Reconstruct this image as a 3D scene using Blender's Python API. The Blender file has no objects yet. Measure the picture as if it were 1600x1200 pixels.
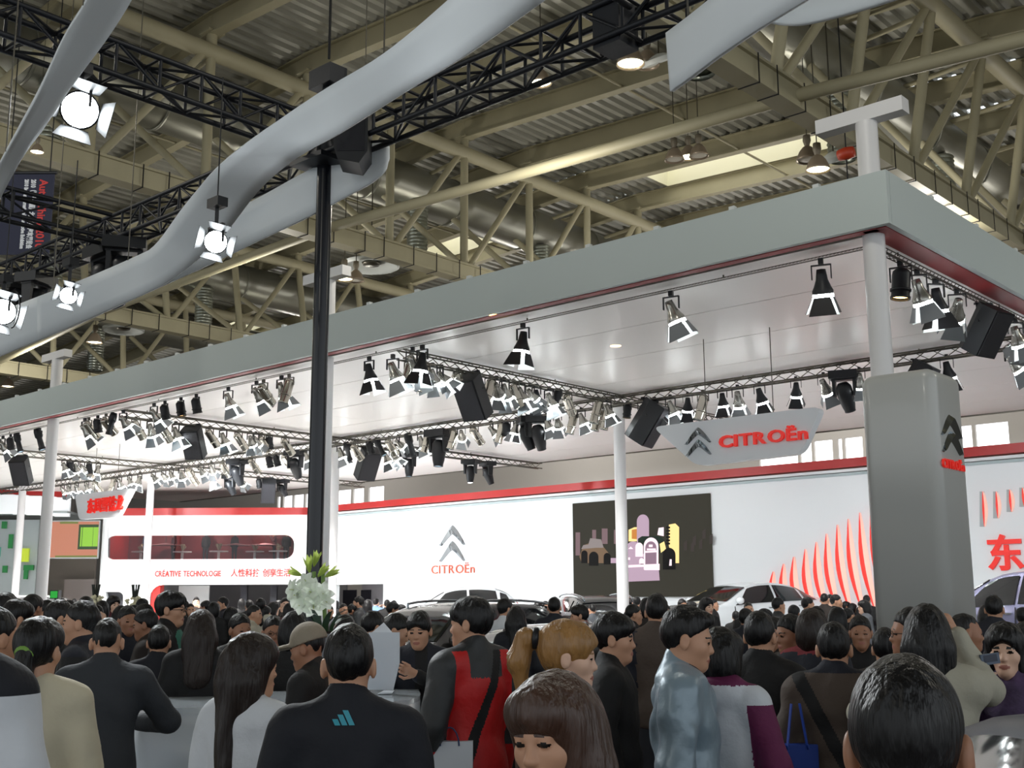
import bpy, bmesh, math, random
import numpy as np
from mathutils import Vector, Matrix, Euler
rnd = random.Random(7)
SC = bpy.context.scene
COL = SC.collection
# ------------------------------------------------------------------ camera
FPX, PITCH, ROLL, YAW, EYE = 1805.0, 0.1860, -0.0045, -0.7345, 1.72
def _axes():
    cy, sy = math.cos(YAW), math.sin(YAW)
    fw = Vector((sy, cy, 0)); rt = Vector((cy, -sy, 0)); up = Vector((0, 0, 1))
    f2 = fw * math.cos(PITCH) + up * math.sin(PITCH)
    u2 = up * math.cos(PITCH) - fw * math.sin(PITCH)
    return rt * math.cos(ROLL) + u2 * math.sin(ROLL), u2 * math.cos(ROLL) - rt * math.sin(ROLL), f2, fw, rt
CR, CU, CF, FWH, RTH = _axes()
CAMP = Vector((0, 0, EYE))
cd = bpy.data.cameras.new('camera'); cam = bpy.data.objects.new('camera', cd); COL.objects.link(cam)
cam.matrix_world = Matrix(((CR.x, CU.x, -CF.x, 0), (CR.y, CU.y, -CF.y, 0), (CR.z, CU.z, -CF.z, EYE), (0, 0, 0, 1)))
cd.sensor_width = 36; cd.sensor_fit = 'HORIZONTAL'; cd.lens = FPX / 1600 * 36; cd.clip_start = 0.05; cd.clip_end = 400
SC.camera = cam
# ------------------------------------------------------------------ world, exposure, lights
SC.view_settings.view_transform = 'Standard'; SC.view_settings.look = 'None'
SC.view_settings.gamma = 1; SC.view_settings.use_curve_mapping = False
SC.view_settings.exposure = 0.0
W = bpy.data.worlds.new('hall_light'); SC.world = W; W.use_nodes = True
bg = W.node_tree.nodes['Background']; bg.inputs[0].default_value = (0.90, 0.96, 1.0, 1); bg.inputs[1].default_value = 1.3
def light(name, typ, loc, power, color=(1, 1, 1), target=None, size=0.3, angle=60, blend=0.6):
    l = bpy.data.lights.new(name, typ); l.energy = power; l.color = color
    o = bpy.data.objects.new(name, l); COL.objects.link(o); o.location = loc
    if typ == 'SPOT': l.spot_size = math.radians(angle); l.spot_blend = blend; l.shadow_soft_size = size
    elif typ == 'POINT': l.shadow_soft_size = size
    elif typ == 'AREA': l.shape = 'DISK'; l.size = size
    if target is not None:
        o.rotation_euler = (Vector(target) - Vector(loc)).to_track_quat('-Z', 'Y').to_euler()
    return o
# stage spots on the canopy trusses aimed at the booth's back wall and its stage
for (x, pw) in ((-37, 450), (-31.5, 900), (-26, 1400), (-20, 480), (-15, 400), (-10, 520)):
    light('stage_light', 'SPOT', (x, 20.4, 5.45), pw, (0.93, 0.97, 1.0), (x + 0.3, 27.8, 2.2), 0.15, 95, 0.8)
for (x, y, pw) in ((-37, 15.5, 4300), (-33, 16.5, 4300), (-27, 15.5, 4000), (-21, 16.0, 3000), (-15, 15.5, 1600), (-9, 18.0, 600)):
    light('stage_light', 'SPOT', (x, y, 5.35), pw, (1.0, 0.97, 0.93), (x - 0.5, y + 2.5, 0), 0.15, 110, 0.8)
light('stage_light', 'SPOT', (-27.5, 17.0, 5.3), 3000, (0.95, 0.98, 1.0), (-33.5, 29.5, 2.6), 0.15, 50, 0.8)
light('stage_light', 'SPOT', (-33.0, 14.6, 5.3), 1500, (0.95, 0.98, 1.0), (-38.5, 24.0, 2.4), 0.15, 55, 0.8)
# hall high-bay lamps
for (x, y, z) in ((-13.5, 15.0, 8.9), (-23.5, 17, 8.9), (-35, 16.5, 8.8), (-4, 8, 8.9), (-15, 4, 8.9), (-28, 8, 8.9), (-9, 23, 8.9), (-3, -6, 9), (-20, -5, 9), (-30, 25, 8.9), (-19, 24, 8.9), (1, 18, 8.9)):
    light('bay_and_fill_light', 'POINT', (x, y, z), 270, (1.0, 0.95, 0.84), None, 0.25)
for (x, y, z) in ((-44, 33, 8.6), (-30, 33.5, 8.6), (-18, 33.5, 8.6), (-7, 33, 8.6)):  # unseen lamps added behind the booth to brighten the hall wall
    light('bay_and_fill_light', 'POINT', (x, y, z), 620, (1.0, 0.96, 0.92), None, 0.25)
# ------------------------------------------------------------------ pixel helpers (frame of 1600 x 1200) used to survey real positions
def ray(px, py): return CF * FPX + CR * (px - 800) - CU * (py - 600)
def onz(px, py, z): d = ray(px, py); return CAMP + d * ((z - EYE) / d.z)
def ony(px, py, y): d = ray(px, py); return CAMP + d * (y / d.y)
def onx(px, py, x): d = ray(px, py); return CAMP + d * (x / d.x)
def atd(px, py, D): d = ray(px, py); return CAMP + d * (D / math.hypot(d.x, d.y))
# ------------------------------------------------------------------ materials
MATS = {}
def mat(name, col, rough=0.55, metal=0.0, emit=None, es=0.0, noise=0.0, nscale=8.0, bump=0.0, bscale=40.0, coat=0.0, alpha=None, spec=0.5, stretch=None):
    if name in MATS: return MATS[name]
    m = bpy.data.materials.new(name); m.use_nodes = True; nt = m.node_tree; b = nt.nodes['Principled BSDF']
    b.inputs['Base Color'].default_value = (*col, 1); b.inputs['Roughness'].default_value = rough; b.inputs['Metallic'].default_value = metal
    b.inputs['Specular IOR Level'].default_value = spec
    if coat: b.inputs['Coat Weight'].default_value = coat; b.inputs['Coat Roughness'].default_value = 0.06
    if emit is not None: b.inputs['Emission Color'].default_value = (*emit, 1); b.inputs['Emission Strength'].default_value = es
    if noise or bump:
        tc = nt.nodes.new('ShaderNodeTexCoord'); mp = nt.nodes.new('ShaderNodeMapping'); nt.links.new(tc.outputs['Object'], mp.inputs[0])
        if stretch: mp.inputs['Scale'].default_value = stretch
    if noise:
        n = nt.nodes.new('ShaderNodeTexNoise'); n.inputs['Scale'].default_value = nscale; n.inputs['Detail'].default_value = 4
        nt.links.new(mp.outputs[0], n.inputs['Vector'])
        r = nt.nodes.new('ShaderNodeMix'); r.data_type = 'RGBA'
        r.inputs[6].default_value = (*[c * (1 - noise) for c in col], 1); r.inputs[7].default_value = (*[min(1, c * (1 + noise)) for c in col], 1)
        nt.links.new(n.outputs['Fac'], r.inputs[0]); nt.links.new(r.outputs[2], b.inputs['Base Color'])
    if bump:
        n2 = nt.nodes.new('ShaderNodeTexNoise'); n2.inputs['Scale'].default_value = bscale; n2.inputs['Detail'].default_value = 3
        nt.links.new(mp.outputs[0], n2.inputs['Vector'])
        bp = nt.nodes.new('ShaderNodeBump'); bp.inputs['Strength'].default_value = bump; bp.inputs['Distance'].default_value = 0.02
        nt.links.new(n2.outputs['Fac'], bp.inputs['Height']); nt.links.new(bp.outputs[0], b.inputs['Normal'])
    MATS[name] = m; return m
def S(r, g, b):     # sRGB 0-255 to linear
    f = lambda c: (c / 12.92 if c <= 0.04045 else ((c + 0.055) / 1.055) ** 2.4)
    return tuple(f(v / 255) for v in (r, g, b))
def glassmat(name, col, rough=0.03, alpha_mix=0.5):
    if name in MATS: return MATS[name]
    m = bpy.data.materials.new(name); m.use_nodes = True; nt = m.node_tree; out = nt.nodes['Material Output']
    nt.nodes.remove(nt.nodes['Principled BSDF'])
    t = nt.nodes.new('ShaderNodeBsdfTransparent'); t.inputs[0].default_value = (*col, 1)
    g = nt.nodes.new('ShaderNodeBsdfGlossy'); g.inputs['Roughness'].default_value = rough
    fr = nt.nodes.new('ShaderNodeFresnel'); fr.inputs[0].default_value = 1.5
    mx = nt.nodes.new('ShaderNodeMixShader'); nt.links.new(fr.outputs[0], mx.inputs[0]); nt.links.new(t.outputs[0], mx.inputs[1]); nt.links.new(g.outputs[0], mx.inputs[2])
    nt.links.new(mx.outputs[0], out.inputs[0]); MATS[name] = m; return m
M_STEEL = mat('beige_painted_steel', S(168, 162, 136), 0.6, noise=0.12, nscale=1.5)
M_DECK = mat('galvanized_deck', S(176, 176, 168), 0.45, 0.2, noise=0.22, nscale=0.9)
M_DUCT = mat('galvanized_duct', S(150, 150, 140), 0.38, 0.75, noise=0.2, nscale=0.8, bump=0.25, bscale=6, stretch=(1, 0.2, 1))
M_FLEX = mat('spiral_duct', S(165, 170, 162), 0.3, 0.85)
M_WHITE = mat('white_panel', S(215, 220, 220), 0.45)
M_FASCIA = mat('white_fascia', S(190, 201, 201), 0.5, noise=0.03, nscale=0.6)
M_SOFFIT = mat('satin_white_soffit', S(238, 235, 232), 0.30, noise=0.02, nscale=0.5, spec=0.5)
M_WALL = mat('white_display_wall', S(234, 238, 240), 0.5)
M_RED = mat('red_band', S(176, 34, 32), 0.4)
M_HALLWALL = mat('hall_wall_grey', S(172, 168, 163), 0.7, noise=0.05, nscale=0.4)
M_FLOOR = mat('hall_floor', S(120, 116, 110), 0.35, noise=0.15, nscale=0.6)
M_STAGE = mat('booth_floor', S(234, 234, 234), 0.18, noise=0.03, nscale=0.5)
M_BLACK = mat('black_metal', S(26, 28, 32), 0.45, 0.2)
M_TRUSSB = mat('black_truss', S(22, 26, 34), 0.5, 0.2, noise=0.2, nscale=6)
M_RUBBER = mat('black_rubber', S(18, 18, 18), 0.8)
M_ALU = mat('aluminium', S(190, 190, 186), 0.3, 0.9)
M_DARKALU = mat('dark_aluminium', S(95, 92, 84), 0.4, 0.7)
M_CHROME = mat('chrome', S(150, 156, 160), 0.1, 1.0)
M_LAMP = mat('lamp_white', (1, 1, 1), 0.3, emit=(0.95, 1.0, 1.0), es=28)
M_LAMPW = mat('lamp_warm', (1, 0.8, 0.5), 0.3, emit=(1.0, 0.62, 0.25), es=6)
M_BAY = mat('high_bay_glow', (1, 1, 0.8), 0.3, emit=(1.0, 0.95, 0.62), es=9)
M_FLOOD = mat('flood_glow', (1, 1, 1), 0.3, emit=(0.9, 0.97, 1.0), es=30)
M_INNER = mat('lit_barn_door_inside', S(235, 240, 240), 0.35, 0.3)
M_WINDOW = mat('daylight_pane', (1, 1, 1), 0.4, emit=(0.93, 0.96, 1.0), es=1.6)
M_SKYL = mat('skylight_pane', (1, 1, 1), 0.4, emit=(1.0, 1.0, 0.98), es=1.5)
M_REDSIGN = mat('red_letters', S(226, 40, 30), 0.4, emit=S(226, 40, 30), es=0.35)
M_RIBBON = mat('white_fabric', S(226, 232, 236), 0.75, noise=0.04, nscale=2, bump=0.08, bscale=3)
M_COLUMN = mat('white_column', S(222, 222, 224), 0.45)
M_TOWER = mat('grey_white_lacquer', S(178, 180, 178), 0.3, coat=0.3)
# ------------------------------------------------------------------ mesh helpers
class MB:
    def __init__(s): s.v = []; s.f = []; s.mi = []; s.sm = []
    def add(s, vs, fs, mi=0, smooth=False):
        n = len(s.v); s.v += [tuple(v) for v in vs]
        for f in fs: s.f.append([i + n for i in f]); s.mi.append(mi); s.sm.append(smooth)
        return s
    def box(s, c, d, R=None, mi=0):
        c = Vector(c); vs = []
        for i in (-.5, .5):
            for j in (-.5, .5):
                for k in (-.5, .5):
                    p = Vector((i * d[0], j * d[1], k * d[2]))
                    vs.append((R @ p if R else p) + c)
        return s.add(vs, [(0, 1, 3, 2), (4, 6, 7, 5), (0, 4, 5, 1), (2, 3, 7, 6), (0, 2, 6, 4), (1, 5, 7, 3)], mi)
    def tube(s, a, b, r, n=8, r2=None, mi=0, caps=True, smooth=True):
        a = Vector(a); b = Vector(b); r2 = r if r2 is None else r2
        z = (b - a).normalized(); x = z.orthogonal().normalized(); y = z.cross(x)
        vs = []; fs = []
        for k in range(n):
            t = 2 * math.pi * k / n; u = x * math.cos(t) + y * math.sin(t)
            vs += [a + u * r, b + u * r2]
        for k in range(n):
            k2 = (k + 1) % n; fs.append((2 * k, 2 * k2, 2 * k2 + 1, 2 * k + 1))
        s.add(vs, fs, mi, smooth)
        if caps: s.add(vs, [tuple(2 * k for k in range(n))[::-1], tuple(2 * k + 1 for k in range(n))], mi, False)
        return s
    def bar(s, a, b, w, h, mi=0, up=(0, 0, 1)):       # rectangular bar from a to b
        a = Vector(a); b = Vector(b); z = (b - a); L = z.length; z.normalize()
        x = z.cross(Vector(up)); x = x.normalized() if x.length > 1e-5 else z.orthogonal().normalized(); y = x.cross(z)
        R = Matrix((x, z, y)).transposed()
        return s.box((a + b) / 2, (w, L, h), R, mi)
    def lathe(s, prof, n=16, T=None, mi=0, smooth=True):  # prof: list of (r, z) around local z
        vs = []; fs = []
        for (r, z) in prof:
            for k in range(n):
                t = 2 * math.pi * k / n; p = Vector((r * math.cos(t), r * math.sin(t), z))
                vs.append(T @ p if T else p)
        for i in range(len(prof) - 1):
            for k in range(n):
                k2 = (k + 1) % n; fs.append((i * n + k, i * n + k2, (i + 1) * n + k2, (i + 1) * n + k))
        return s.add(vs, fs, mi, smooth)
    def prism(s, pts, d, mi=0, smooth=False):             # pts: polygon of 3-D points, extruded by vector d
        n = len(pts); d = Vector(d); a = [Vector(p) for p in pts]; vs = a + [p + d for p in a]
        fs = [tuple(range(n))[::-1], tuple(range(n, 2 * n))] + [(i, (i + 1) % n, (i + 1) % n + n, i + n) for i in range(n)]
        return s.add(vs, fs, mi, smooth)
    def build(s, name, mats, parent=None, loc=None):
        me = bpy.data.meshes.new(name); me.from_pydata(s.v, [], s.f)
        for m in (mats if isinstance(mats, (list, tuple)) else [mats]): me.materials.append(m)
        me.polygons.foreach_set('material_index', s.mi); me.polygons.foreach_set('use_smooth', s.sm)
        bm = bmesh.new(); bm.from_mesh(me); bmesh.ops.recalc_face_normals(bm, faces=bm.faces); bm.to_mesh(me); bm.free()
        me.update()
        return link(name, me, parent, loc)
def link(name, me, parent=None, loc=None):
    o = bpy.data.objects.new(name, me); COL.objects.link(o)
    if parent is not None: o.parent = parent
    if loc is not None: o.location = loc
    return o
def empty(name, loc=(0, 0, 0), rz=0.0):
    o = bpy.data.objects.new(name, None); COL.objects.link(o); o.location = loc; o.rotation_euler = (0, 0, rz); o.empty_display_size = 0.1
    return o
def tag(o, label=None, cat=None, group=None, kind=None):
    if label: o['label'] = label
    if cat: o['category'] = cat
    if group: o['group'] = group
    if kind: o['kind'] = kind
    return o
def thing(name, label, cat, loc=(0, 0, 0), rz=0.0, group=None): return tag(empty(name, loc, rz), label, cat, group)
KIDS = {}
def kids(o): return [c for c in COL.objects if c.parent == o]
def copy_tree(o, kidmap):
    c = o.copy(); COL.objects.link(c)
    for ch in kidmap.get(o, ()):
        d = copy_tree(ch, kidmap); d.parent = c; d.matrix_parent_inverse = ch.matrix_parent_inverse
    return c
def kidmap_of(o):
    km = {}
    st = [o]
    while st:
        p = st.pop(); km[p] = list(p.children); st += km[p]
    return km
def text_mesh(body, size, depth, align='CENTER', bold=0.0, sx=1.0):
    c = bpy.data.curves.new('lettering', 'FONT'); c.body = body; c.size = size; c.extrude = depth / 2; c.offset = bold; c.align_x = align; c.align_y = 'CENTER'; c.resolution_u = 3
    o = bpy.data.objects.new('tmp', c); COL.objects.link(o)
    dg = bpy.context.evaluated_depsgraph_get(); me = bpy.data.meshes.new_from_object(o.evaluated_get(dg))
    bpy.data.objects.remove(o); bpy.data.curves.remove(c)
    if sx != 1.0: me.transform(Matrix.Diagonal((sx, 1, 1, 1)))
    return me
def lettering(name, body, m, parent, M, size, depth=0.03, bold=0.0, sx=1.0, per_letter=True, spacing=None):
    """each character becomes a part of its own; M maps text plane (x right, y up, z out) into the parent's space"""
    out = []
    if not per_letter:
        me = text_mesh(body, size, depth, bold=bold, sx=sx); me.transform(M); me.materials.clear(); me.materials.append(m); return [link(name, me, parent)]
    metas = [(ch, text_mesh(ch, size, depth, 'LEFT', bold, sx)) for ch in body]
    adv = []
    for ch, me in metas:
        xs = [v.co.x for v in me.vertices]
        adv.append((min(xs), max(xs)) if xs else (0, size * 0.32 * sx))
    gap = (0.10 if spacing is None else spacing) * size
    total = sum(b - a for a, b in adv) + gap * (len(adv) - 1); x = -total / 2
    for (ch, me), (a, b) in zip(metas, adv):
        if len(me.vertices):
            me.transform(Matrix.Translation((x - a, 0, 0))); me.transform(M); me.materials.clear(); me.materials.append(m)
            out.append(link(name, me, parent))
        x += b - a + gap
    return out
def frame(o, x, y, z):      # matrix with columns x, y, z (unit) and origin o
    return Matrix(((x[0], y[0], z[0], o[0]), (x[1], y[1], z[1], o[1]), (x[2], y[2], z[2], o[2]), (0, 0, 0, 1)))
FACE_FRONT = lambda o: frame(o, (1, 0, 0), (0, 0, 1), (0, -1, 0))
def chevron_mb(w, h, t, M):    # one raised chevron with a ridge, in the text plane, apex at the top; M maps into place
    mb = MB(); hw = w / 2; b = h * 0.42
    n = 8
    for sgn in (-1, 1):
        ring = []
        for i in range(n + 1):
            u = i / n; th = 0.46 * h * (1 - 0.62 * u ** 2)          # arm thickness, thinning to the tip
            x = sgn * hw * u; yo = h - (h * 0.98) * (0.25 * u + 0.75 * u ** 1.5); yi = yo - th
            if u > 0.85: yi = yo - th * max(0.02, (1 - u) / 0.15)
            ring.append([M @ Vector((x, yo, 0)), M @ Vector((x, (yo * 0.55 + yi * 0.45), t * (1 - 0.4 * u))), M @ Vector((x, yi, 0))])
        v = [p for r in ring for p in r]; f = []
        for i in range(n):
            a = i * 3; c = (i + 1) * 3
            f += [(a, c, c + 1, a + 1), (a + 1, c + 1, c + 2, a + 2), (a, a + 2, c + 2, c)]
        mb.add(v, f)
    return mb
# ================================================================== hall shell
mb = MB(); mb.box((-25, 20, -0.05), (130, 110, 0.1)); tag(mb.build('floor', M_FLOOR), kind='structure')
HW = 38.0
# far hall wall, built round the two window bands
wz0, wz1 = 5.95, 7.35
wins = []
def hwx(px): return ony(px, 700, HW).x
segs = [(hwx(436), hwx(601)), (hwx(1186), hwx(1348)), (hwx(1408), hwx(1578))]
mb = MB(); mb.box((-30, HW + 0.15, (wz0) / 2), (120, 0.3, wz0)); mb.box((-30, HW + 0.15, (wz1 + 15) / 2), (120, 0.3, 15 - wz1))
xs = [-90] + [v for s in segs for v in s] + [30]
for i in range(0, len(xs), 2): mb.box(((xs[i] + xs[i + 1]) / 2, HW + 0.15, (wz0 + wz1) / 2), (xs[i + 1] - xs[i], 0.3, wz1 - wz0))
tag(mb.build('wall_back', M_HALLWALL), kind='structure')
bars = [[452, 460, 475, 480, 551, 553.5, 571, 577], [1218, 1247, 1301, 1313], [1430, 1440, 1525, 1527.5]]
bars = [[(441, 445), (459.5, 461), (477, 479), (526, 529), (550, 553), (570, 577)], [(1246, 1250), (1268, 1272), (1301, 1309), (1316, 1320)], [(1437, 1441), (1520.5, 1526)]]
for i, (x0, x1) in enumerate(segs):
    w = tag(empty('window_%d' % (i + 1), ((x0 + x1) / 2, HW, wz0)), kind='structure'); c = (x0 + x1) / 2
    edges = [x0] + [hwx(v) for b in bars[i] for v in b] + [x1]
    for k in range(0, len(edges), 2):
        a, b = edges[k], edges[k + 1]
        if b - a < 0.05: continue
        mb = MB(); mb.box(((a + b) / 2 - c, 0.12, (wz1 - wz0) / 2), (b - a, 0.02, wz1 - wz0)); mb.build('pane', M_WINDOW, w)
    for k in range(1, len(edges) - 1, 2):
        a, b = edges[k], edges[k + 1]
        mb = MB(); mb.box(((a + b) / 2 - c, 0.06, (wz1 - wz0) / 2), (b - a, 0.14, wz1 - wz0)); mb.build('mullion', M_HALLWALL, w)
mb = MB(); mb.box((-74.15, 4, 7), (0.3, 68, 14)); tag(mb.build('wall_far', M_HALLWALL), kind='structure')
# ------------------------------------------------------------------ roof: vaulted deck, purlins, girders, ducts
PROF = [(-74, 10.4), (-50, 12.6), (-37.5, 13.55), (-31.05, 14.0), (-20.5, 14.45), (-7.8, 13.85), (4.0, 12.7), (14, 11.6)]   # deck height over X
def deckz(x):
    for (a, za), (b, zb) in zip(PROF, PROF[1:]):
        if a <= x <= b: return za + (zb - za) * (x - a) / (b - a)
    return PROF[-1][1]
ceil = tag(empty('ceiling', (0, 0, 0)), kind='structure')
SKY = (-17.6, -11.2, 21.2, 23.0)         # roof light between two girders
SKYS = [(-19.2, -13.2, 26.2, 28.5), (-29.2, -26.2, 26.2, 28.5), (-43.0, -39.8, 26.2, 28.5)]
def rib_sheet(x0, x1, y0, y1, pitch=0.34, d=0.11):
    # corrugation: ribs run along Y, profile varies along X
    mb = MB(); pts = []; x = x0
    while x < x1 - 1e-4:
        for (dx, dz) in ((0, 0), (pitch * 0.42, 0), (pitch * 0.5, d), (pitch * 0.92, d)):
            if x + dx < x1: pts.append((x + dx, deckz(x + dx) + dz))
        x += pitch
    pts.append((x1, deckz(x1)))
    vs = [(px, y0, pz) for px, pz in pts] + [(px, y1, pz) for px, pz in pts]; n = len(pts)
    mb.add(vs, [(i, i + 1, n + i + 1, n + i) for i in range(n - 1)])
    return mb
NODE0, NSP = 15.6, 2.62
PURL = [NODE0 + NSP * k for k in range(-5, 9)]
bays = [(-74, -50), (-50, -37.5), (-37.5, -31.05), (-31.05, -20.5), (-20.5, -7.8), (-7.8, 4), (4, 14)]
def sub(rects, hole):
    out = []
    for (a, b, c, d) in rects:
        ha, hb, hc, hd = hole
        if hb <= a or ha >= b or hd <= c or hc >= d: out.append((a, b, c, d)); continue
        if c < hc: out.append((a, b, c, hc))
        if hd < d: out.append((a, b, hd, d))
        cc, dd = max(c, hc), min(d, hd)
        if a < ha: out.append((a, ha, cc, dd))
        if hb < b: out.append((hb, b, cc, dd))
    return out
yb = [PURL[0] - 3] + PURL + [HW]
for (x0, x1) in bays:
    for y0, y1 in zip(yb, yb[1:]):
        R = [(x0, x1, y0, y1)]
        for h in SKYS: R = sub(R, h)
        for r in R: rib_sheet(*r).build('deck_sheet', M_DECK, ceil)
# front part of the hall roof, over and behind the photographer
rib_sheet(-74, 14, -30, PURL[0] - 3, 0.8, 0.11).build('deck_sheet', M_DECK, ceil)
# purlins: I-beams from girder to girder at every node line
for y in PURL:
    for (x0, x1) in bays:
        mb = MB(); a = Vector((x0, y, deckz(x0) - 0.03)); b = Vector((x1, y, deckz(x1) - 0.03))
        for (dz, w, h) in ((-0.02, 0.24, 0.03), (-0.52, 0.24, 0.03), (-0.27, 0.025, 0.5)):
            mb.bar(a + Vector((0, 0, dz)), b + Vector((0, 0, dz)), w, h)
        mb.build('roof_beam', M_STEEL, ceil)
# secondary pipes and sag rods under the deck
for x in (-26, -15.2, -12.2, -3.5):
    mb = MB()
    for y0, y1 in zip(PURL, PURL[1:]): mb.tube((x, y0, deckz(x) - 0.5), (x, y1, deckz(x) - 0.5), 0.035, 6)
    mb.build('sag_rod', M_STEEL, ceil)
# skylights
for i, (a, b, c, d) in enumerate(SKYS):
    w = tag(empty('window_%d' % (4 + i), ((a + b) / 2, (c + d) / 2, deckz((a + b) / 2))), kind='structure'); cx, cy, cz = w.location
    P = lambda x, y, dz: Vector((x - cx, y - cy, deckz(x) + dz - cz))
    mb = MB(); q = [P(a, c, .75), P(b, c, .75), P(b, d, .75), P(a, d, .75)]; mb.prism(q, (0, 0, 0.04)); mb.build('pane', M_SKYL, w)
    curb = mat('skylight_curb', S(225, 222, 196), 0.6)
    for (p, q2) in (((a, c), (b, c)), ((a, d), (b, d)), ((a, c), (a, d)), ((b, c), (b, d))):
        A, B = Vector(p), Vector(q2); nrm = Vector((-(B - A).y, (B - A).x)).normalized() * 0.03
        pts = [P(p[0], p[1], -.05), P(q2[0], q2[1], -.05), P(q2[0], q2[1], .78), P(p[0], p[1], .78)]
        mb = MB(); mb.prism(pts, (nrm.x, nrm.y, 0)); mb.build('curb', curb, w)
# girders: (bottom x, bottom z, top x, top z)
GIRD = [(-37.6, 9.4, -38.0, 12.85), (-30.5, 9.97, -31.05, 13.08), (-20.5, 10.18, -20.5, 13.5), (-8.4, 9.72, -7.8, 13.05), (3.4, 8.9, 4.4, 12.0)]
GLAB = ['beige steel roof girder furthest along the hall at the far end of the row', 'beige steel roof girder over the middle of the white canopy', 'beige steel roof girder with silver duct over the black pole', 'beige steel roof girder above the corner of the white canopy', 'beige steel roof girder beyond the canopy on the corner side']
for gi, (bx, bz, tx, tz) in enumerate(GIRD):
    g = thing('roof_girder', GLAB[gi], 'girder', (bx, 0, bz)); L = lambda x, y, z: Vector((x - bx, y, z - bz))
    y0, y1 = PURL[0] - 2, HW
    mb = MB()
    for (dz, w, h) in ((-0.2, 0.36, 0.05), (0.2, 0.36, 0.05), (0, 0.24, 0.4)): mb.bar(L(bx, y0, bz + dz), L(bx, y1, bz + dz), w, h)
    mb.build('bottom_chord', M_STEEL, g)
    mb = MB(); mb.tube(L(tx, y0, tz), L(tx, y1, tz), 0.19, 12); mb.build('top_chord', M_STEEL, g)
    tb = tx - 2.6   # rear top chord behind the duct
    mb = MB(); mb.tube(L(tb, y0, tz - 0.1), L(tb, y1, tz - 0.1), 0.14, 8); mb.build('rear_chord', M_STEEL, g)
    for y in PURL:
        mb = MB(); mb.tube(L(bx, y, bz + .2), L(tx, y, tz), 0.105, 8); mb.build('post', M_STEEL, g)
        mb = MB(); mb.tube(L(bx, y + 0.18, bz + .2), L(tx, y + NSP - .12, tz), 0.085, 8); mb.build('brace', M_STEEL, g)
        mb = MB(); mb.tube(L(bx, y - 0.12, bz + .2), L(tb, y - 1.9, tz - .1), 0.085, 8); mb.build('rear_brace', M_STEEL, g)
        mb = MB(); mb.tube(L(tx, y, tz), L(tx, y, deckz(tx) - .5), 0.12, 8); mb.box(L(tx, y, deckz(tx) - 0.53), (0.4, 0.4, 0.05)); mb.build('bearing', M_STEEL, g)
        mb = MB(); mb.tube(L(tx, y, tz - .12), L(tb, y + 0.4, tz - .1), 0.055, 6); mb.build('cross_tie', M_STEEL, g)
    # cable hangers looped round the bottom chord
    mb = MB()
    for k in range(26):
        y = 10.5 + k * 0.83 + rnd.uniform(-.2, .2)
        mb.box(L(bx + 0.185, y, bz), (0.01, 0.025, 0.5)); mb.box(L(bx, y, bz - .24), (0.38, 0.025, 0.01))
    tag(mb.build('cable_straps', M_RUBBER, g), kind='stuff')
    # galvanised duct riding behind the girder
    dx, dz = (bx + tx) / 2 - 2.0, tz - 0.55
    d = thing('air_duct', ['silver air duct', 'silver air duct', 'large silver round air duct', 'large silver round air duct', 'silver air duct'][gi] + ' running behind the ' + ['girder furthest along the hall', 'girder over the middle canopy', 'girder above the black pole', 'girder above the canopy corner', 'girder beyond the canopy corner'][gi], 'duct', (dx, 0, dz))
    yy = PURL[0] - 2
    while yy < HW - 0.5:
        y2 = min(yy + 3.1, HW - 0.1); mb = MB(); mb.tube((0, yy, 0), (0, y2, 0), 0.66, 24)
        mb.lathe([(0.665, -0.03), (0.69, -0.03), (0.69, 0.03), (0.665, 0.03)], 24, Matrix.Translation((0, y2, 0)) @ Matrix.Rotation(math.pi / 2, 4, 'X')); mb.build('duct_section', M_DUCT, d); yy = y2
    for y in [NODE0 - 6.5 + 5.2 * k for k in range(0, 5)]:
        mb = MB(); prof = []
        for k in range(16): prof += [(0.27, -0.55 - 0.1 * k), (0.295, -0.58 - 0.1 * k), (0.27, -0.63 - 0.1 * k)]
        mb.lathe(prof, 16, Matrix.Translation((0.35, y + 1.2, 0))); mb.build('outlet', M_FLEX, d)
# long horizontal struts between girders, every fourth node
for k in (-4, 0, 4):
    y = NODE0 + NSP * k + 0.55
    for (a, b) in zip(GIRD, GIRD[1:]):
        mb = MB(); mb.tube((a[0], y, a[1] + 0.05), (b[0], y, b[1] + 0.05), 0.115, 10); mb.build('roof_strut', M_STEEL, ceil)
# high-bay lamps
def bay_proto(lit):
    t = empty('high_bay_lamp')
    mb = MB(); mb.lathe([(0.0, 0.02), (0.075, 0.0), (0.085, -0.12), (0.06, -0.2), (0.05, -0.24)], 14); mb.build('ballast', mat('lamp_housing', S(120, 112, 98), 0.5, 0.3), t)
    mb = MB(); mb.lathe([(0.05, -0.24), (0.1, -0.27), (0.17, -0.36), (0.225, -0.5), (0.245, -0.56), (0.235, -0.56), (0.21, -0.5), (0.155, -0.37), (0.06, -0.28)], 20); mb.build('shade', mat('lamp_shade', S(150, 135, 118), 0.35, 0.3), t)
    mb = MB(); mb.lathe([(0.0, -0.535), (0.12, -0.55), (0.215, -0.52)], 20); mb.build('lens', M_BAY if lit else mat('lamp_lens_off', S(205, 200, 190), 0.2), t)
    mb = MB(); mb.tube((0, 0, 0), (0, 0, 1), 0.012, 6); mb.build('hanging_rod', M_DARKALU, t)
    return t
BAY = {True: bay_proto(True), False: bay_proto(False)}; BKM = {k: kidmap_of(v) for k, v in BAY.items()}
usedb = set()
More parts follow.
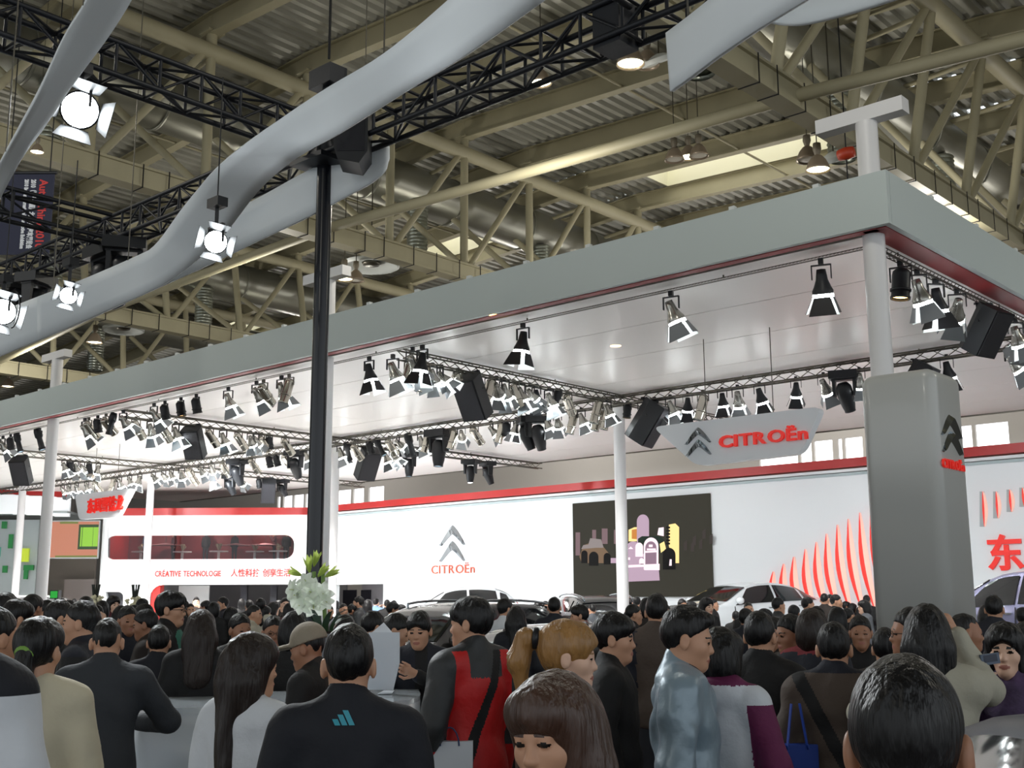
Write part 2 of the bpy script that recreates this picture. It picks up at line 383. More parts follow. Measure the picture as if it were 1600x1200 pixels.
def bay(px, py, z, lit, label, sc=1.0):
    p = onz(px, py, z); o = BAY[lit]
    if lit in usedb: o = copy_tree(o, BKM[lit])
    usedb.add(lit); o.location = (p.x, p.y, p.z + 0.5 * sc); o.scale = (sc, sc, sc); tag(o, label, 'lamp', 'high bay lamps under the roof')
    for c in o.children:
        if c.name.startswith('hanging_rod'): c.scale.z = (deckz(p.x) - 0.06 - o.location.z) / sc
    return o
bay(985, 96, 11.6, True, 'lit high bay lamp close under the black truss, beside a white disc', 1.1)
bay(1011, 98, 12.0, False, 'unlit glass high bay lamp beside the lit one under the black truss')
bay(1054, 247, 11.2, False, 'first of three high bay lamps in front of the large skylight', 0.9)
bay(1076, 243, 11.6, True, 'lit middle lamp of the three before the large skylight', 0.9)
bay(1092, 241, 11.3, False, 'last of three high bay lamps in front of the large skylight', 0.9)
bay(1278, 262, 9.2, True, 'lit high bay lamp above the canopy edge near the red hoist', 0.9)
bay(1262, 247, 9.9, False, 'unlit high bay lamp behind the lit one near the red hoist', 0.9)
bay(538, 434, 9.4, True, 'lit high bay lamp just beside the black pole', 0.9)
bay(556, 436, 9.6, False, 'unlit high bay lamp beside the lit one near the black pole', 0.9)
bay(148, 533, 9.6, True, 'lit high bay lamp low over the middle of the canopy edge', 1.0)
bay(12, 602, 9.6, True, 'small lit high bay lamp far along the hall above the canopy')
bay(845, 127, 12.2, True, 'small lit high bay lamp seen through the black truss', 0.95)
bay(58, 236, 9.6, True, 'small lit high bay lamp above the dark hanging banner', 0.5)
for (px, py, D, r, lab) in ((1029, 90, 11.9, 0.36, 'round white disc lamp tilted beside the lit lamp under the black truss'), (580, 412, 10.2, 0.72, 'round white ceiling disc under the girder beside the black pole'), (193, 513, 10.0, 0.62, 'round white ceiling disc over the canopy above the spotlights'), (1302, 243, 9.75, 0.34, 'round white disc lamp beside the lit lamp near the red hoist')):
    p = onz(px, py, D); t = thing('ceiling_disc', lab, 'lamp', p)
    T = Matrix.Rotation(0.0 if r > .5 else 0.5, 4, 'X')
    mb = MB(); mb.lathe([(r, 0.0), (r * 1.0, -0.08), (r * 0.94, -0.1), (r * 0.86, -0.03), (r * 0.3, 0.06), (0.001, 0.08)], 28, T); mb.build('reflector', M_WHITE, t)
    mb = MB(); mb.lathe([(0.001, -0.05), (r * 0.3, -0.04), (r * 0.34, 0.02), (0.001, 0.05)], 12, T); mb.build('hub', M_DARKALU, t)
    mb = MB(); mb.tube((0, 0, 0.05), (0, 0, deckz(p.x) - p.z - .05), 0.015, 6); mb.build('hanging_rod', M_DARKALU, t)
# electric chain hoist
p = onz(1322, 240, 9.0); t = thing('chain_hoist', 'orange red chain hoist hanging beside the white post above the canopy corner', 'hoist', p)
mb = MB(); mb.lathe([(0.001, -0.14), (0.09, -0.13), (0.11, 0), (0.09, 0.13), (0.001, 0.14)], 14, Matrix.Rotation(math.pi / 2, 4, 'Y')); mb.build('motor', mat('orange_red_paint', S(190, 62, 34), 0.45), t)
mb = MB(); mb.tube((0, 0, -0.8), (0, 0, 0), 0.012, 6); mb.box((0, 0, -0.55), (0.09, 0.06, 0.16)); mb.build('chain', M_BLACK, t)
mb = MB(); mb.tube((0, 0, 0), (0, 0, deckz(p.x) - p.z - .05), 0.012, 6); mb.build('hook', M_BLACK, t)
# ================================================================== the exhibition booth: canopy, columns, walls
CX0, CX1, CY0, CY1, CZ, CT = -44.0, -5.32, 12.40, 27.35, 6.0, 6.65
t = thing('canopy', 'huge flat white canopy roof over the booth with thin red underside edge', 'canopy', (CX1, CY0, CZ))
L = lambda x, y, z: Vector((x - CX1, y - CY0, z - CZ))
mb = MB(); mb.box(L((CX0 + CX1) / 2, CY0 + 0.04, (CZ + CT) / 2), (CX1 - CX0, 0.08, CT - CZ))
mb.build('front_fascia', M_FASCIA, t)
mb = MB(); mb.box(L(CX1 - 0.04, (CY0 + CY1) / 2 + .045, (CZ + CT) / 2), (0.08, CY1 - CY0 - .09, CT - CZ)); mb.build('side_fascia', M_FASCIA, t)
mb = MB(); mb.box(L((CX0 + CX1) / 2 - .1, CY0 + 0.145, CZ - 0.004), (CX1 - CX0 - .2, 0.13, 0.012)); mb.box(L(CX1 - 0.23, (CY0 + CY1) / 2, CZ - 0.004), (0.3, CY1 - CY0 - .2, 0.012)); mb.build('red_edge', mat('dull_red_edge', S(150, 52, 54), 0.5), t)
ny = 8; py = [CY0 + 0.32 + (CY1 - CY0 - 0.32) * k / ny for k in range(ny + 1)]
for a, b in zip(py, py[1:]):
    xs_ = [CX0, -32.5, -21.0, CX1 - 0.38]
    for x0, x1 in zip(xs_, xs_[1:]):
        mb = MB(); mb.box(L((x0 + x1) / 2, (a + b) / 2, CZ + 0.02), (x1 - x0 - 0.008, b - a - 0.022, 0.03)); mb.build('soffit_panel', M_SOFFIT, t)
mb = MB(); mb.box(L((CX0 + CX1) / 2, (CY0 + CY1) / 2, CZ + 0.25), (CX1 - CX0 - 0.2, CY1 - CY0 - .2, 0.3)); mb.build('roof_deck', M_DARKALU, t)
mb = MB(); mb.box(L((CX0 + CX1) / 2, CY1 + 0.03, CZ + 0.03), (CX1 - CX0, 0.06, 0.1)); mb.build('rear_edge', M_DARKALU, t)
for k in range(26):                         # little bolts along the top of the fascia
    x = CX1 - 0.9 - k * 1.18; mb = MB(); mb.box(L(x, CY0 + 0.05, CT + 0.025), (0.08, 0.07, 0.05)); mb.build('top_clip', M_WHITE, t)
for k in range(8):
    y = CY0 + 1.4 + k * 1.5; mb = MB(); mb.box(L(CX1 - 0.05, y, CT + 0.025), (0.07, 0.08, 0.05)); mb.build('top_clip', M_WHITE, t)
for (px_, py_) in ((773, 493), (962, 541)):  # glowing discs stand in for a high lamp's reflection in the soffit
    p = onz(px_, py_, CZ); mb = MB(); mb.lathe([(0.001, -0.002), (0.085, -0.002), (0.1, 0.006)], 20, Matrix.Translation(L(p.x, p.y, CZ + 0.002))); mb.build('lamp_reflection', M_LAMPW, t)
# columns
def column(x, y, label, top=CZ, r=0.13, bar=None):
    c = thing('column', label, 'column', (x, y, 0))
    mb = MB(); mb.tube((0, 0, 0), (0, 0, CZ + 0.0), r, 20); mb.build('shaft', M_COLUMN, c)
    mb = MB(); mb.tube((0, 0, 0), (0, 0, 0.03), r + 0.1, 20); mb.build('base_plate', M_COLUMN, c)
    if bar:
        mb = MB(); mb.tube((0, 0, CT - 0.3), (0, 0, bar), r, 20); mb.build('upper_shaft', M_COLUMN, c)
        mb = MB(); mb.bar((-0.62, 0, bar + 0.09), (0.5, 0, bar + 0.09), 0.2, 0.18); mb.build('cross_bar', M_COLUMN, c)
column(-5.66, 12.72, 'white round column behind the grey tower carrying the canopy corner', bar=7.42)
column(-26.05, 12.72, 'white round column at the front edge above the green screen, outermost under the canopy', bar=7.42)
column(-15.15, 20.3, 'white round column standing in front of the video screen')
column(-24.4, 19.85, 'white round column inside the booth a little beyond the black pole')
column(-15.93, 12.72, 'white round column at the front edge right behind the black pole', bar=7.42)
column(-38.0, 22.4, 'white round column in front of the long red-walled window')
q = onz(36, 757, CZ); column(q.x, q.y, 'thin white round column beside the green tiled booth')
# ------------------------------------------------------------------ truss rigging under the canopy
RIG = {}
def rig(name, a, b, label, s=0.16):
    a = Vector(a); b = Vector(b); t = thing('lighting_truss', label, 'truss', a); d = b - a; n = d.normalized(); x = n.cross(Vector((0, 0, 1))).normalized()
    cs = [x * (s / 2) + Vector((0, 0, s / 2)), -x * (s / 2) + Vector((0, 0, s / 2)), -x * (s / 2) - Vector((0, 0, s / 2)), x * (s / 2) - Vector((0, 0, s / 2))]
    for c in cs: mb = MB(); mb.tube(c, d + c, min(0.018, s * .12), 6); mb.build('chord', M_DARKALU, t)
    mb = MB(); k = 0; Ln = d.length; st = s * 1.7
    while k * st < Ln - st:
        for i in range(4):
            j = (i + 1) % 4; mb.tube(n * (k * st) + cs[i], n * ((k + 1) * st) + cs[j], min(.009, s * .06), 4, caps=False)
        k += 1
    tag(mb.build('lacing', M_DARKALU, t), kind='stuff')
    mb = MB(); q = 0.6
    while q < Ln: mb.tube(n * q + Vector((0, 0, s / 2)), n * q + Vector((0, 0, CZ - a.z)), 0.012, 6); q += 3.5
    mb.build('hanger', M_DARKALU, t)
    RIG[name] = (a, b); return t
RZ = 5.86
rig('A', (-14.3, 13.0, RZ), (-14.3, 27.2, RZ), 'silver lighting truss under the canopy running back past the screen column')
rig('B', (-23.4, 13.0, RZ), (-23.4, 27.2, RZ), 'silver lighting truss under the canopy running back past the black pole')
rig('C', (-31.8, 13.0, RZ), (-31.8, 27.2, RZ), 'silver lighting truss under the canopy over the red-walled window')
rig('X', (-43.5, 19.3, RZ), (-5.5, 19.3, RZ), 'long silver lighting truss under the canopy crossing the whole booth', 0.18)
rig('F', (-43.5, 12.98, 5.95), (-5.9, 12.98, 5.95), 'thin lighting rail just behind the front edge of the canopy', 0.03)
rig('S', (-5.75, 13.0, 5.92), (-5.75, 27.0, 5.92), 'lighting rail along the side edge of the canopy by the corner', 0.07)
mb = MB(); mb.box((-24.5, 20.1, 0.006), (38.0, 15.2, 0.012)); tag(mb.build('floor_stage', M_STAGE), kind='structure')
# ------------------------------------------------------------------ back wall of the booth
WY = 27.8; zb0, zb1 = 5.03, 5.25
wx0, wx1 = -34.9, -4.0
t = tag(empty('wall_display', (0, WY, 0)), kind='structure')
opx0, opx1, opz = ony(524, 914, WY).x, ony(599, 914, WY).x, ony(560, 913, WY).z
mb = MB()
mb.box(((wx0 + opx0) / 2, 0.1, 4.94 / 2), (opx0 - wx0, 0.2, 4.94)); mb.box(((opx1 + wx1) / 2, 0.1, 4.94 / 2), (wx1 - opx1, 0.2, 4.94)); mb.box(((opx0 + opx1) / 2, 0.1, (opz + 4.94) / 2), (opx1 - opx0, 0.2, 4.94 - opz))
mb.build('wall_face', M_WALL, t)
mb = MB(); mb.box(((wx0 + wx1) / 2, 0.02, (zb0 + zb1) / 2 + .03), (wx1 - wx0, 0.5, zb1 - zb0)); mb.build('red_cornice', M_RED, t)
mb = MB(); mb.box(((wx0 + wx1) / 2, 0.05, 4.99), (wx1 - wx0, 0.3, 0.07)); mb.build('white_ledge', M_WALL, t)
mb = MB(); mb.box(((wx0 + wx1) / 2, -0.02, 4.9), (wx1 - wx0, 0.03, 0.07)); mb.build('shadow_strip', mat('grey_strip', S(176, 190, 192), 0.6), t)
# dark room behind the opening, with posters
mb = MB(); mb.box(((opx0 + opx1) / 2, 2.2, 1.4), (opx1 - opx0 + 2, 0.1, 2.8)); mb.build('room_back', mat('room_grey', S(150, 150, 156), 0.7), t)
for (a, b, c, d_) in ((535, 555, 922, 955), (563, 577, 922, 950)):
    p0 = ony(a, c, WY + 2.05); p1 = ony(b, d_, WY + 2.05); mb = MB(); mb.box(((p0.x + p1.x) / 2, 2.1, (p0.z + p1.z) / 2), (abs(p1.x - p0.x), 0.04, abs(p0.z - p1.z))); mb.build('dark_poster', mat('poster_dark', S(34, 34, 44), 0.4), t)
# lens-shaped red fins glowing on the wall, and the smaller row beyond the tower
M_FINR = mat('fin_red', S(226, 58, 48), 0.5, emit=S(226, 52, 44), es=0.55)
M_FINP = mat('fin_halo_peach', S(255, 214, 200), 0.5, emit=S(255, 196, 170), es=0.35)  # pink halo beside each red-lit slit, painted as a faintly glowing strip
tf = thing('red_fins', 'row of tall red glowing lens-shaped fins on the white wall beside the grey tower', 'wall decoration', (0, WY, 0))
tops = [(1194, 926), (1211, 893), (1227, 883), (1243, 868), (1260, 858), (1277, 847), (1293, 834), (1310, 820), (1327, 811), (1345, 801)]
bots = [(1193, 952), (1209, 945), (1229, 958), (1245, 958), (1264, 945), (1280, 944), (1299, 951), (1317, 945), (1333, 943), (1350, 938)]
tops = [(1210, 893), (1226, 881), (1242, 870), (1260, 858), (1277, 847), (1293, 834), (1310, 820), (1327, 811), (1345, 801), (1362, 792), (1379, 784), (1396, 776)]
def fin(tp, bt, w, parent, bow):
    n = 10; c = []
    for i in range(n + 1):
        u = i / n; ww = w * math.sin(math.pi * min(1, max(0, u))) ** 0.8
        z = tp.z + (bt.z - tp.z) * u; x = tp.x + (bt.x - tp.x) * u - bow * math.sin(math.pi * u)
        c.append((x, z, ww))
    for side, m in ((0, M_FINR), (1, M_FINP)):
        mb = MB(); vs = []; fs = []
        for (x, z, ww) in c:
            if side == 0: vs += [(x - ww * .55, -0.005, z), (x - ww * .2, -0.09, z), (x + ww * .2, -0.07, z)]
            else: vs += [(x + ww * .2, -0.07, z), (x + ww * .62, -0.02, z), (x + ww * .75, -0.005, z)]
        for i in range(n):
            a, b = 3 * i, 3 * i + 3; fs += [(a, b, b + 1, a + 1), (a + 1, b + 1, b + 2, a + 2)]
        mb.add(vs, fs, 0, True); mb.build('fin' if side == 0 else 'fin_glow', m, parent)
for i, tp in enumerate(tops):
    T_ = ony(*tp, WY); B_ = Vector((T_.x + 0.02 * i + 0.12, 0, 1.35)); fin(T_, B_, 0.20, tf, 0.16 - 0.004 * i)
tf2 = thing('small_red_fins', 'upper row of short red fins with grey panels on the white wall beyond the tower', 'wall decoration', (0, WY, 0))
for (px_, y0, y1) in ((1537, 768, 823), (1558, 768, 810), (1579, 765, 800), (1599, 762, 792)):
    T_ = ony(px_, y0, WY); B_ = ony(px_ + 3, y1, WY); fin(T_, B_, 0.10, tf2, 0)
    q = [ony(px_ - 6, y0, WY), ony(px_ + 1, y0, WY), ony(px_ + 2, y1, WY), ony(px_ - 6, y1, WY)]
    mb = MB(); mb.prism([(p.x, -0.012, p.z) for p in q], (0, 0.015, 0)); mb.build('grey_panel', mat('grey_strip', S(176, 190, 192)), tf2)
# chrome double chevron with red letters
def emblem(name, label, o, w, h, t_, R=None, parent=None, gapf=0.80):
    e = parent
    for k in (0, 1):
        M = (R or FACE_FRONT(o)) @ Matrix.Translation((0, h * gapf * (1 - k), 0)); mb = chevron_mb(w, h, t_, M); mb.build('chevron', M_CHROME, e)
a0 = ony(707, 875, WY); t = thing('wall_emblem', 'large chrome double chevron with thin red letters beneath on the white wall', 'sign', (a0.x, WY - 0.001, 0))
emblem('', '', None, 1.22, 0.68, 0.09, FACE_FRONT((0, -0.01, ony(707, 877, WY).z)), t, 0.78)
pc = ony(708, 890, WY); lettering('letter', 'CITROËn', mat('thin_red_letters', S(214, 96, 70), 0.5), t, FACE_FRONT((pc.x - a0.x, -0.02, pc.z)), 0.40, 0.03, 0.0, 1.25, spacing=0.16)
# text beyond the tower
a0 = ony(1575, 868, WY); t = thing('wall_lettering', 'bold red Chinese characters on the white wall beyond the grey tower', 'sign', (a0.x, WY, a0.z))
lettering('character', '东风', M_REDSIGN, t, FACE_FRONT((0.42, -0.03, 0)), 0.86, 0.06, 0.022, 1.0, spacing=0.1)
# ------------------------------------------------------------------ video wall
s0, s1 = ony(897, 787, WY), ony(1116, 932, WY); sw, sh = s1.x - s0.x, s0.z - s1.z
t = thing('video_wall', 'large dark video screen showing a lavender vintage car picture', 'screen', (s0.x, WY - 0.06, s1.z))
mb = MB(); mb.box((sw / 2, 0.02, sh / 2), (sw, 0.08, sh)); mb.build('screen_panel', mat('screen_dark', (0.006, 0.006, 0.005), 0.7, emit=S(62, 60, 52), es=0.85, spec=0.1), t)
def scr(px, py):                                      # position on the picture from the photograph's own proportions
    p = ony(px, py, WY); return (p.x - s0.x, p.z - s1.z)
def em(n, c, k=1.0): return mat('screen_' + n, (0.006, 0.006, 0.006), 0.7, emit=S(*c), es=k, spec=0.1)
LAY = [0.0]
def shape(pts, m):
    LAY[0] += 0.0008; q = [scr(*p) for p in pts]; mb = MB(); mb.prism([(x, -0.022 - LAY[0], z) for x, z in q], (0, 0.0005, 0)); mb.build('picture_shape', m, t)
def arch(x0, x1, yt, yb, n=10):
    r = (x1 - x0) / 2; c = (x0 + x1) / 2
    return [(x0, yb)] + [(c - r * math.cos(math.pi * i / n), yt + r * 1.15 - r * 1.15 * math.sin(math.pi * i / n)) for i in range(n + 1)] + [(x1, yb)]
LAV = em('lavender', (196, 168, 188)); LAVD = em('lavender_dark', (150, 122, 140)); PW = em('pink_white', (255, 232, 240), 1.2); WARM = em('warm', (255, 226, 150), 1.2); ORG = em('orange', (214, 140, 70)); BRN = em('brown', (128, 104, 82)); GRY = em('grey', (150, 140, 138)); DK = em('black', (22, 20, 20), .6); DPK = em('dusky', (132, 108, 112))
for (x0, x1, y0, y1) in ((902, 909, 832, 868), (928, 934, 828, 850), (943, 952, 826, 850), (962, 968, 828, 850)): shape([(x0, y1), (x0, y0), (x1, y0), (x1, y1)], DPK)
shape([(911, 862), (914, 852), (926, 848), (934, 853), (946, 855), (955, 866), (955, 880), (912, 880), (908, 870)], BRN)
shape([(911, 858), (914, 852), (922, 851), (925, 841), (942, 843), (946, 856), (934, 856)], GRY)
shape([(957, 872), (969, 872), (969, 880), (957, 880)], LAV)
shape(arch(923, 938, 862, 884), DK); shape(arch(946, 957, 864, 882), DK); shape(arch(911, 921, 860, 880), DK)
shape([(985, 846), (985, 828), (994, 824), (998, 824), (998, 846)], WARM); shape([(990, 842), (990, 828), (1001, 826), (1001, 843)], ORG)
shape([(1030, 836), (1032, 825), (1040, 824), (1040, 838)], PW)
shape(arch(998, 1017, 804, 872), LAV)
shape([(1048, 853), (1048, 820), (1058, 818), (1064, 824), (1064, 880), (1056, 880)], WARM)
for k in range(6): shape([(1044, 826 + 5 * k), (1044, 823 + 5 * k), (1050, 823 + 5 * k), (1050, 826 + 5 * k)], DK)
shape([(1000, 842), (1006, 838), (1035, 838), (1042, 846), (1040, 864), (1000, 866)], em('green_black', (40, 54, 46), .8))
shape(arch(981, 1004, 846, 908), LAV); shape([(981, 888), (1032, 884), (1034, 907), (981, 909)], LAV)
shape(arch(1009, 1032, 840, 890), PW); shape(arch(1011.5, 1029, 846, 886), LAVD)
shape([(1011, 861), (1031, 860), (1031, 863), (1011, 864)], PW)
shape(arch(996, 1008, 848, 870), PW); shape([(1034, 850), (1041, 846), (1044, 858), (1036, 864)], WARM)
shape([(1017, 851), (1023, 851), (1023, 855), (1017, 855)], PW); shape([(1014, 857), (1028, 857), (1028, 860), (1014, 860)], PW)
shape([(984, 883), (1034, 881), (1034, 885), (984, 887)], PW); shape([(1010, 884), (1034, 882), (1034, 891), (1010, 891)], PW)
shape(arch(1002, 1010, 872, 881), PW); shape([(985, 858), (993, 858), (989, 854)], PW); shape([(984, 871), (988, 871), (988, 875), (984, 875)], PW)
shape(arch(1039, 1059, 856, 890), DK); shape([(1050, 874), (1053, 874), (1053, 884), (1049, 884)], PW)
for (x, y) in ((1072, 848), (1086, 840), (1101, 830), (1112, 838), (1083, 850), (1096, 846)): shape([(x, y + 12), (x, y), (x + 5, y - 4), (x + 5, y + 12)], em('dim', (74, 66, 64), .8))
# ------------------------------------------------------------------ two-storey block (faces the camera squarely)
AZ = math.atan2(RTH.y, RTH.x)
pB = ony(505, 800, WY); dB = (pB - CAMP).dot(FWH)        # depth of the block's front plane
def plane(px, py, dep=None):                              # point on the block plane -> (u along, z)
    dep = dB if dep is None else dep
    d = ray(px, py); k = dep / d.dot(FWH); p = CAMP + d * k; return p.dot(RTH), p.z
Bo = FWH * dB
blk = thing('exhibition_block', 'white two-storey booth block with long red-walled window and rounded end', 'building', (Bo.x, Bo.y, 0), AZ)
u0, u1 = plane(152, 900)[0] + .3, plane(520, 900)[0]; ztop = plane(300, 805)[1]
wu0, wz1_ = plane(165, 837); wu1, wz0_ = plane(459, 873)
ou0, oz1 = plane(235, 914); ou1, _ = plane(478, 914)
du0, dz1 = plane(157, 925); du1, dz0 = plane(193, 925)
def rrect(x0, x1, z0, z1, r, n=5):
    pts = []
    for (cx, cz, a0) in ((x1 - r, z1 - r, 0), (x0 + r, z1 - r, 90), (x0 + r, z0 + r, 180), (x1 - r, z0 + r, 270)):
        for i in range(n + 1):
            a = math.radians(a0 + 90 * i / n); pts.append((cx + r * math.cos(a), cz + r * math.sin(a)))
    return pts
# front skin: flat sheet with holes
bm = bmesh.new()
outer = [(u0, 0), (u1, 0), (u1, ztop), (u0, ztop)]
holes = [rrect(wu0, wu1, wz0_, wz1_, 0.35), rrect(ou0, ou1, -0.6, oz1, 0.45), rrect(du0, du1, -0.5, dz1, 0.2)]
def loop(pts):
    v = [bm.verts.new((x, 0, max(0.0, z))) for x, z in pts if z > -0.3 or True]; return [bm.edges.new((v[i], v[(i + 1) % len(v)])) for i in range(len(v))]
holes = [[(x, z if z > 0.01 else 0.01 + 0.001 * i) for i, (x, z) in enumerate(h)] for h in holes]
holes = [[(wu[0], wu[1]) for wu in holes[0]]] + [[(a, 0.02), (b, 0.02)] + [p for p in rrect(a, b, -3, zt, r) if p[1] > 0.1] for (a, b, zt, r) in ((ou0, ou1, oz1, 0.45), (du0, du1, dz1, 0.2))]
for h in holes[1:]: h[:] = [h[0], h[1]] + sorted([p for p in h[2:]], key=lambda p: -math.atan2(p[1] - 0.02, p[0] - (h[0][0] + h[1][0]) / 2) * -1)
es = []
for pl in [outer] + holes: es += loop(pl)
bmesh.ops.triangle_fill(bm, edges=es, use_beauty=True, use_dissolve=False)
me = bpy.data.meshes.new('front_wall'); bm.to_mesh(me); bm.free(); me.materials.append(M_WALL); o = link('front_wall', me, blk)
md = o.modifiers.new('t', 'SOLIDIFY'); md.thickness = 0.18; md.offset = 1.0
mb = MB(); n = 8; pr = [(u0 - .3 * math.sin(math.pi / 2 * i / n), .3 - .3 * math.cos(math.pi / 2 * i / n)) for i in range(n + 1)] + [(u0 - .3, 6)]
for (xa, ya), (xb, yb_) in zip(pr, pr[1:]): mb.add([(xa, ya, 0), (xb, yb_, 0), (xb, yb_, ztop), (xa, ya, ztop)], [(0, 1, 2, 3)], 0, True)
mb.build('rounded_end', M_WALL, blk)
mb = MB()
for (xa, ya), (xb, yb_) in zip([(u1, 0)] + pr, pr): mb.prism([(xa, ya - 0.06, ztop), (xb - (0.06 if yb_ > .5 else 0), yb_ - 0.06, ztop), (xb, yb_ + 0.3, ztop), (xa, ya + 0.3, ztop)], (0, 0, 0.27))
mb.build('red_cornice', M_RED, blk)
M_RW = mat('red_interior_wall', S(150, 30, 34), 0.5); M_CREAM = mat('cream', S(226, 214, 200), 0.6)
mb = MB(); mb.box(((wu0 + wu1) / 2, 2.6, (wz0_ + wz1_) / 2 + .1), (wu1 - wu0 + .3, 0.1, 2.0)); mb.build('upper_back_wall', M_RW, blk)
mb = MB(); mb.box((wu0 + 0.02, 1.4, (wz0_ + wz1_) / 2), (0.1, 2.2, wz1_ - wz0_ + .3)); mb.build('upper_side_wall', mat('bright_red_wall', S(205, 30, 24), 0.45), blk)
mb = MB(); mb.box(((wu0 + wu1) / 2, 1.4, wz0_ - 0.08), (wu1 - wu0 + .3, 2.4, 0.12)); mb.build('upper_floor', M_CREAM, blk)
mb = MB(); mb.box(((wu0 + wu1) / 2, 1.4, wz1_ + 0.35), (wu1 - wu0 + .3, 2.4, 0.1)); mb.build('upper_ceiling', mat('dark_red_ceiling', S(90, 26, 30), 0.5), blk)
mb = MB(); mb.prism([(x, 0.02, z) for x, z in rrect(wu0 + .02, wu1 - .02, wz0_ + .02, wz1_ - .02, 0.33)], (0, 0.02, 0)); mb.build('window_glass', glassmat('tinted_glass', (0.62, 0.6, 0.62)), blk)
mb = MB(); mb.box((ou0 + 0.18, 0.35, oz1 / 2), (0.32, 0.5, oz1)); mb.build('red_jamb', mat('bright_red_wall', S(205, 30, 24)), blk)
mb = MB(); mb.box(((ou0 + ou1) / 2, 9.0, oz1 / 2 + .2), (ou1 - ou0 + .6, 0.1, oz1 + .4)); mb.build('lower_back_wall', mat('lower_wall_grey', S(120, 122, 128), 0.6), blk)
mb = MB(); mb.box((ou0 + 1.0, 2.4, oz1 / 2), (1.2, 0.1, oz1)); mb.build('white_partition', M_WALL, blk)
for k, (a, b) in enumerate(((0.52, 0.56), (0.72, 0.75), (0.9, 0.93))):
    x = ou0 + (ou1 - ou0) * a; mb = MB(); mb.box((x, 2.2, oz1 / 2), (0.25, 0.25, oz1)); mb.build('dark_upright', mat('poster_dark', S(34, 34, 44)), blk)
mb = MB(); mb.box(((du0 + du1) / 2, 1.2, 1.3), (du1 - du0 + .6, 0.1, 2.6)); mb.build('door_back_panel', mat('room_grey', S(150, 150, 156)), blk)
for xx in (ou0 - .2, ou1 + .2):
    mb = MB(); mb.box((xx, 4.7, oz1 / 2 + .2), (.1, 8.6, oz1 + .4)); mb.build('lower_side_wall', mat('lower_wall_grey', S(120, 122, 128)), blk)
M0 = frame((0, 0, 0), (1, 0, 0), (0, 0, 1), (0, -1, 0))
c1u, c1z = plane(296, 897); c2u, c2z = plane(409, 896)
lettering('letter', 'CRÉATIVE TECHNOLOGIE', M_REDSIGN, blk, Matrix.Translation((c1u, -0.2, c1z)) @ M0, 0.285, 0.03, 0.007, 0.70, spacing=0.05)
lettering('letter', '人性科技 创享生活', M_REDSIGN, blk, Matrix.Translation((c2u, -0.2, c2z)) @ M0, 0.31, 0.03, 0.006, 0.86, spacing=0.04)
for px_ in (215, 300, 400):
    uu, _ = plane(px_, 870); q = Bo + RTH * uu + FWH * 1.2; light('window_room_light', 'POINT', (q.x, q.y, wz1_ + .1), 55, (1.0, 0.85, 0.75), None, 0.1)
# little tables and flowers inside the upper window
for k, px_ in enumerate((205, 268, 330, 385, 425)):
    uu, _ = plane(px_, 870); tt = thing('cafe_table', 'small white table with flowers behind the long red-walled window, number %s along' % ('one', 'two', 'three', 'four', 'five')[k], 'table', Bo + RTH * uu + FWH * (1.1 + 0.3 * (k % 2)) + Vector((0, 0, wz0_ - 0.02)), AZ)
    tt['label'] = 'small white table with flowers, %s from the rounded end, behind the red-walled window' % ('first', 'second', 'third', 'fourth', 'fifth')[k]; tt['group'] = 'tables behind the red-walled window'
    mb = MB(); mb.tube((0, 0, 0.33), (0, 0, 0.37), 0.36, 18); mb.build('table_top', M_WHITE, tt)
    mb = MB(); mb.tube((0, 0, 0), (0, 0, 0.33), 0.05, 10); mb.tube((0, 0, 0), (0, 0, 0.02), 0.22, 14); mb.build('pedestal', M_WHITE, tt)
    mb = MB()
    for q in range(14):
        a = rnd.uniform(0, 6.28); r = rnd.uniform(0.02, 0.14); mb.tube((0, 0, 0.37), (r * math.cos(a), r * math.sin(a), 0.5 + rnd.uniform(0, .16)), 0.012, 5, 0.03)
    tag(mb.build('flower_bunch', mat('mixed_flowers', S(150, 140, 110), 0.7, noise=0.5, nscale=20), tt), kind='stuff')
for k, px_ in enumerate((238, 352, 400)):
    uu, zz = plane(px_, 849); tt = thing('pendant_dish', 'pale dish pendant lamp, %s from the white column, inside the red-walled window' % ('first', 'second', 'third')[k], 'lamp', Bo + RTH * uu + FWH * 1.7 + Vector((0, 0, zz)), AZ, 'pendants behind the red-walled window')
    mb = MB(); mb.lathe([(0.001, 0.1), (0.25, 0.06), (0.62, 0), (0.55, 0.02), (0.001, 0.05)], 20); mb.build('dish', mat('dish_pink', S(196, 150, 150), 0.5), tt)
    mb = MB(); mb.tube((0, 0, .05), (0, 0, wz1_ + .3 - zz), 0.01, 5); mb.build('wire', M_BLACK, tt)
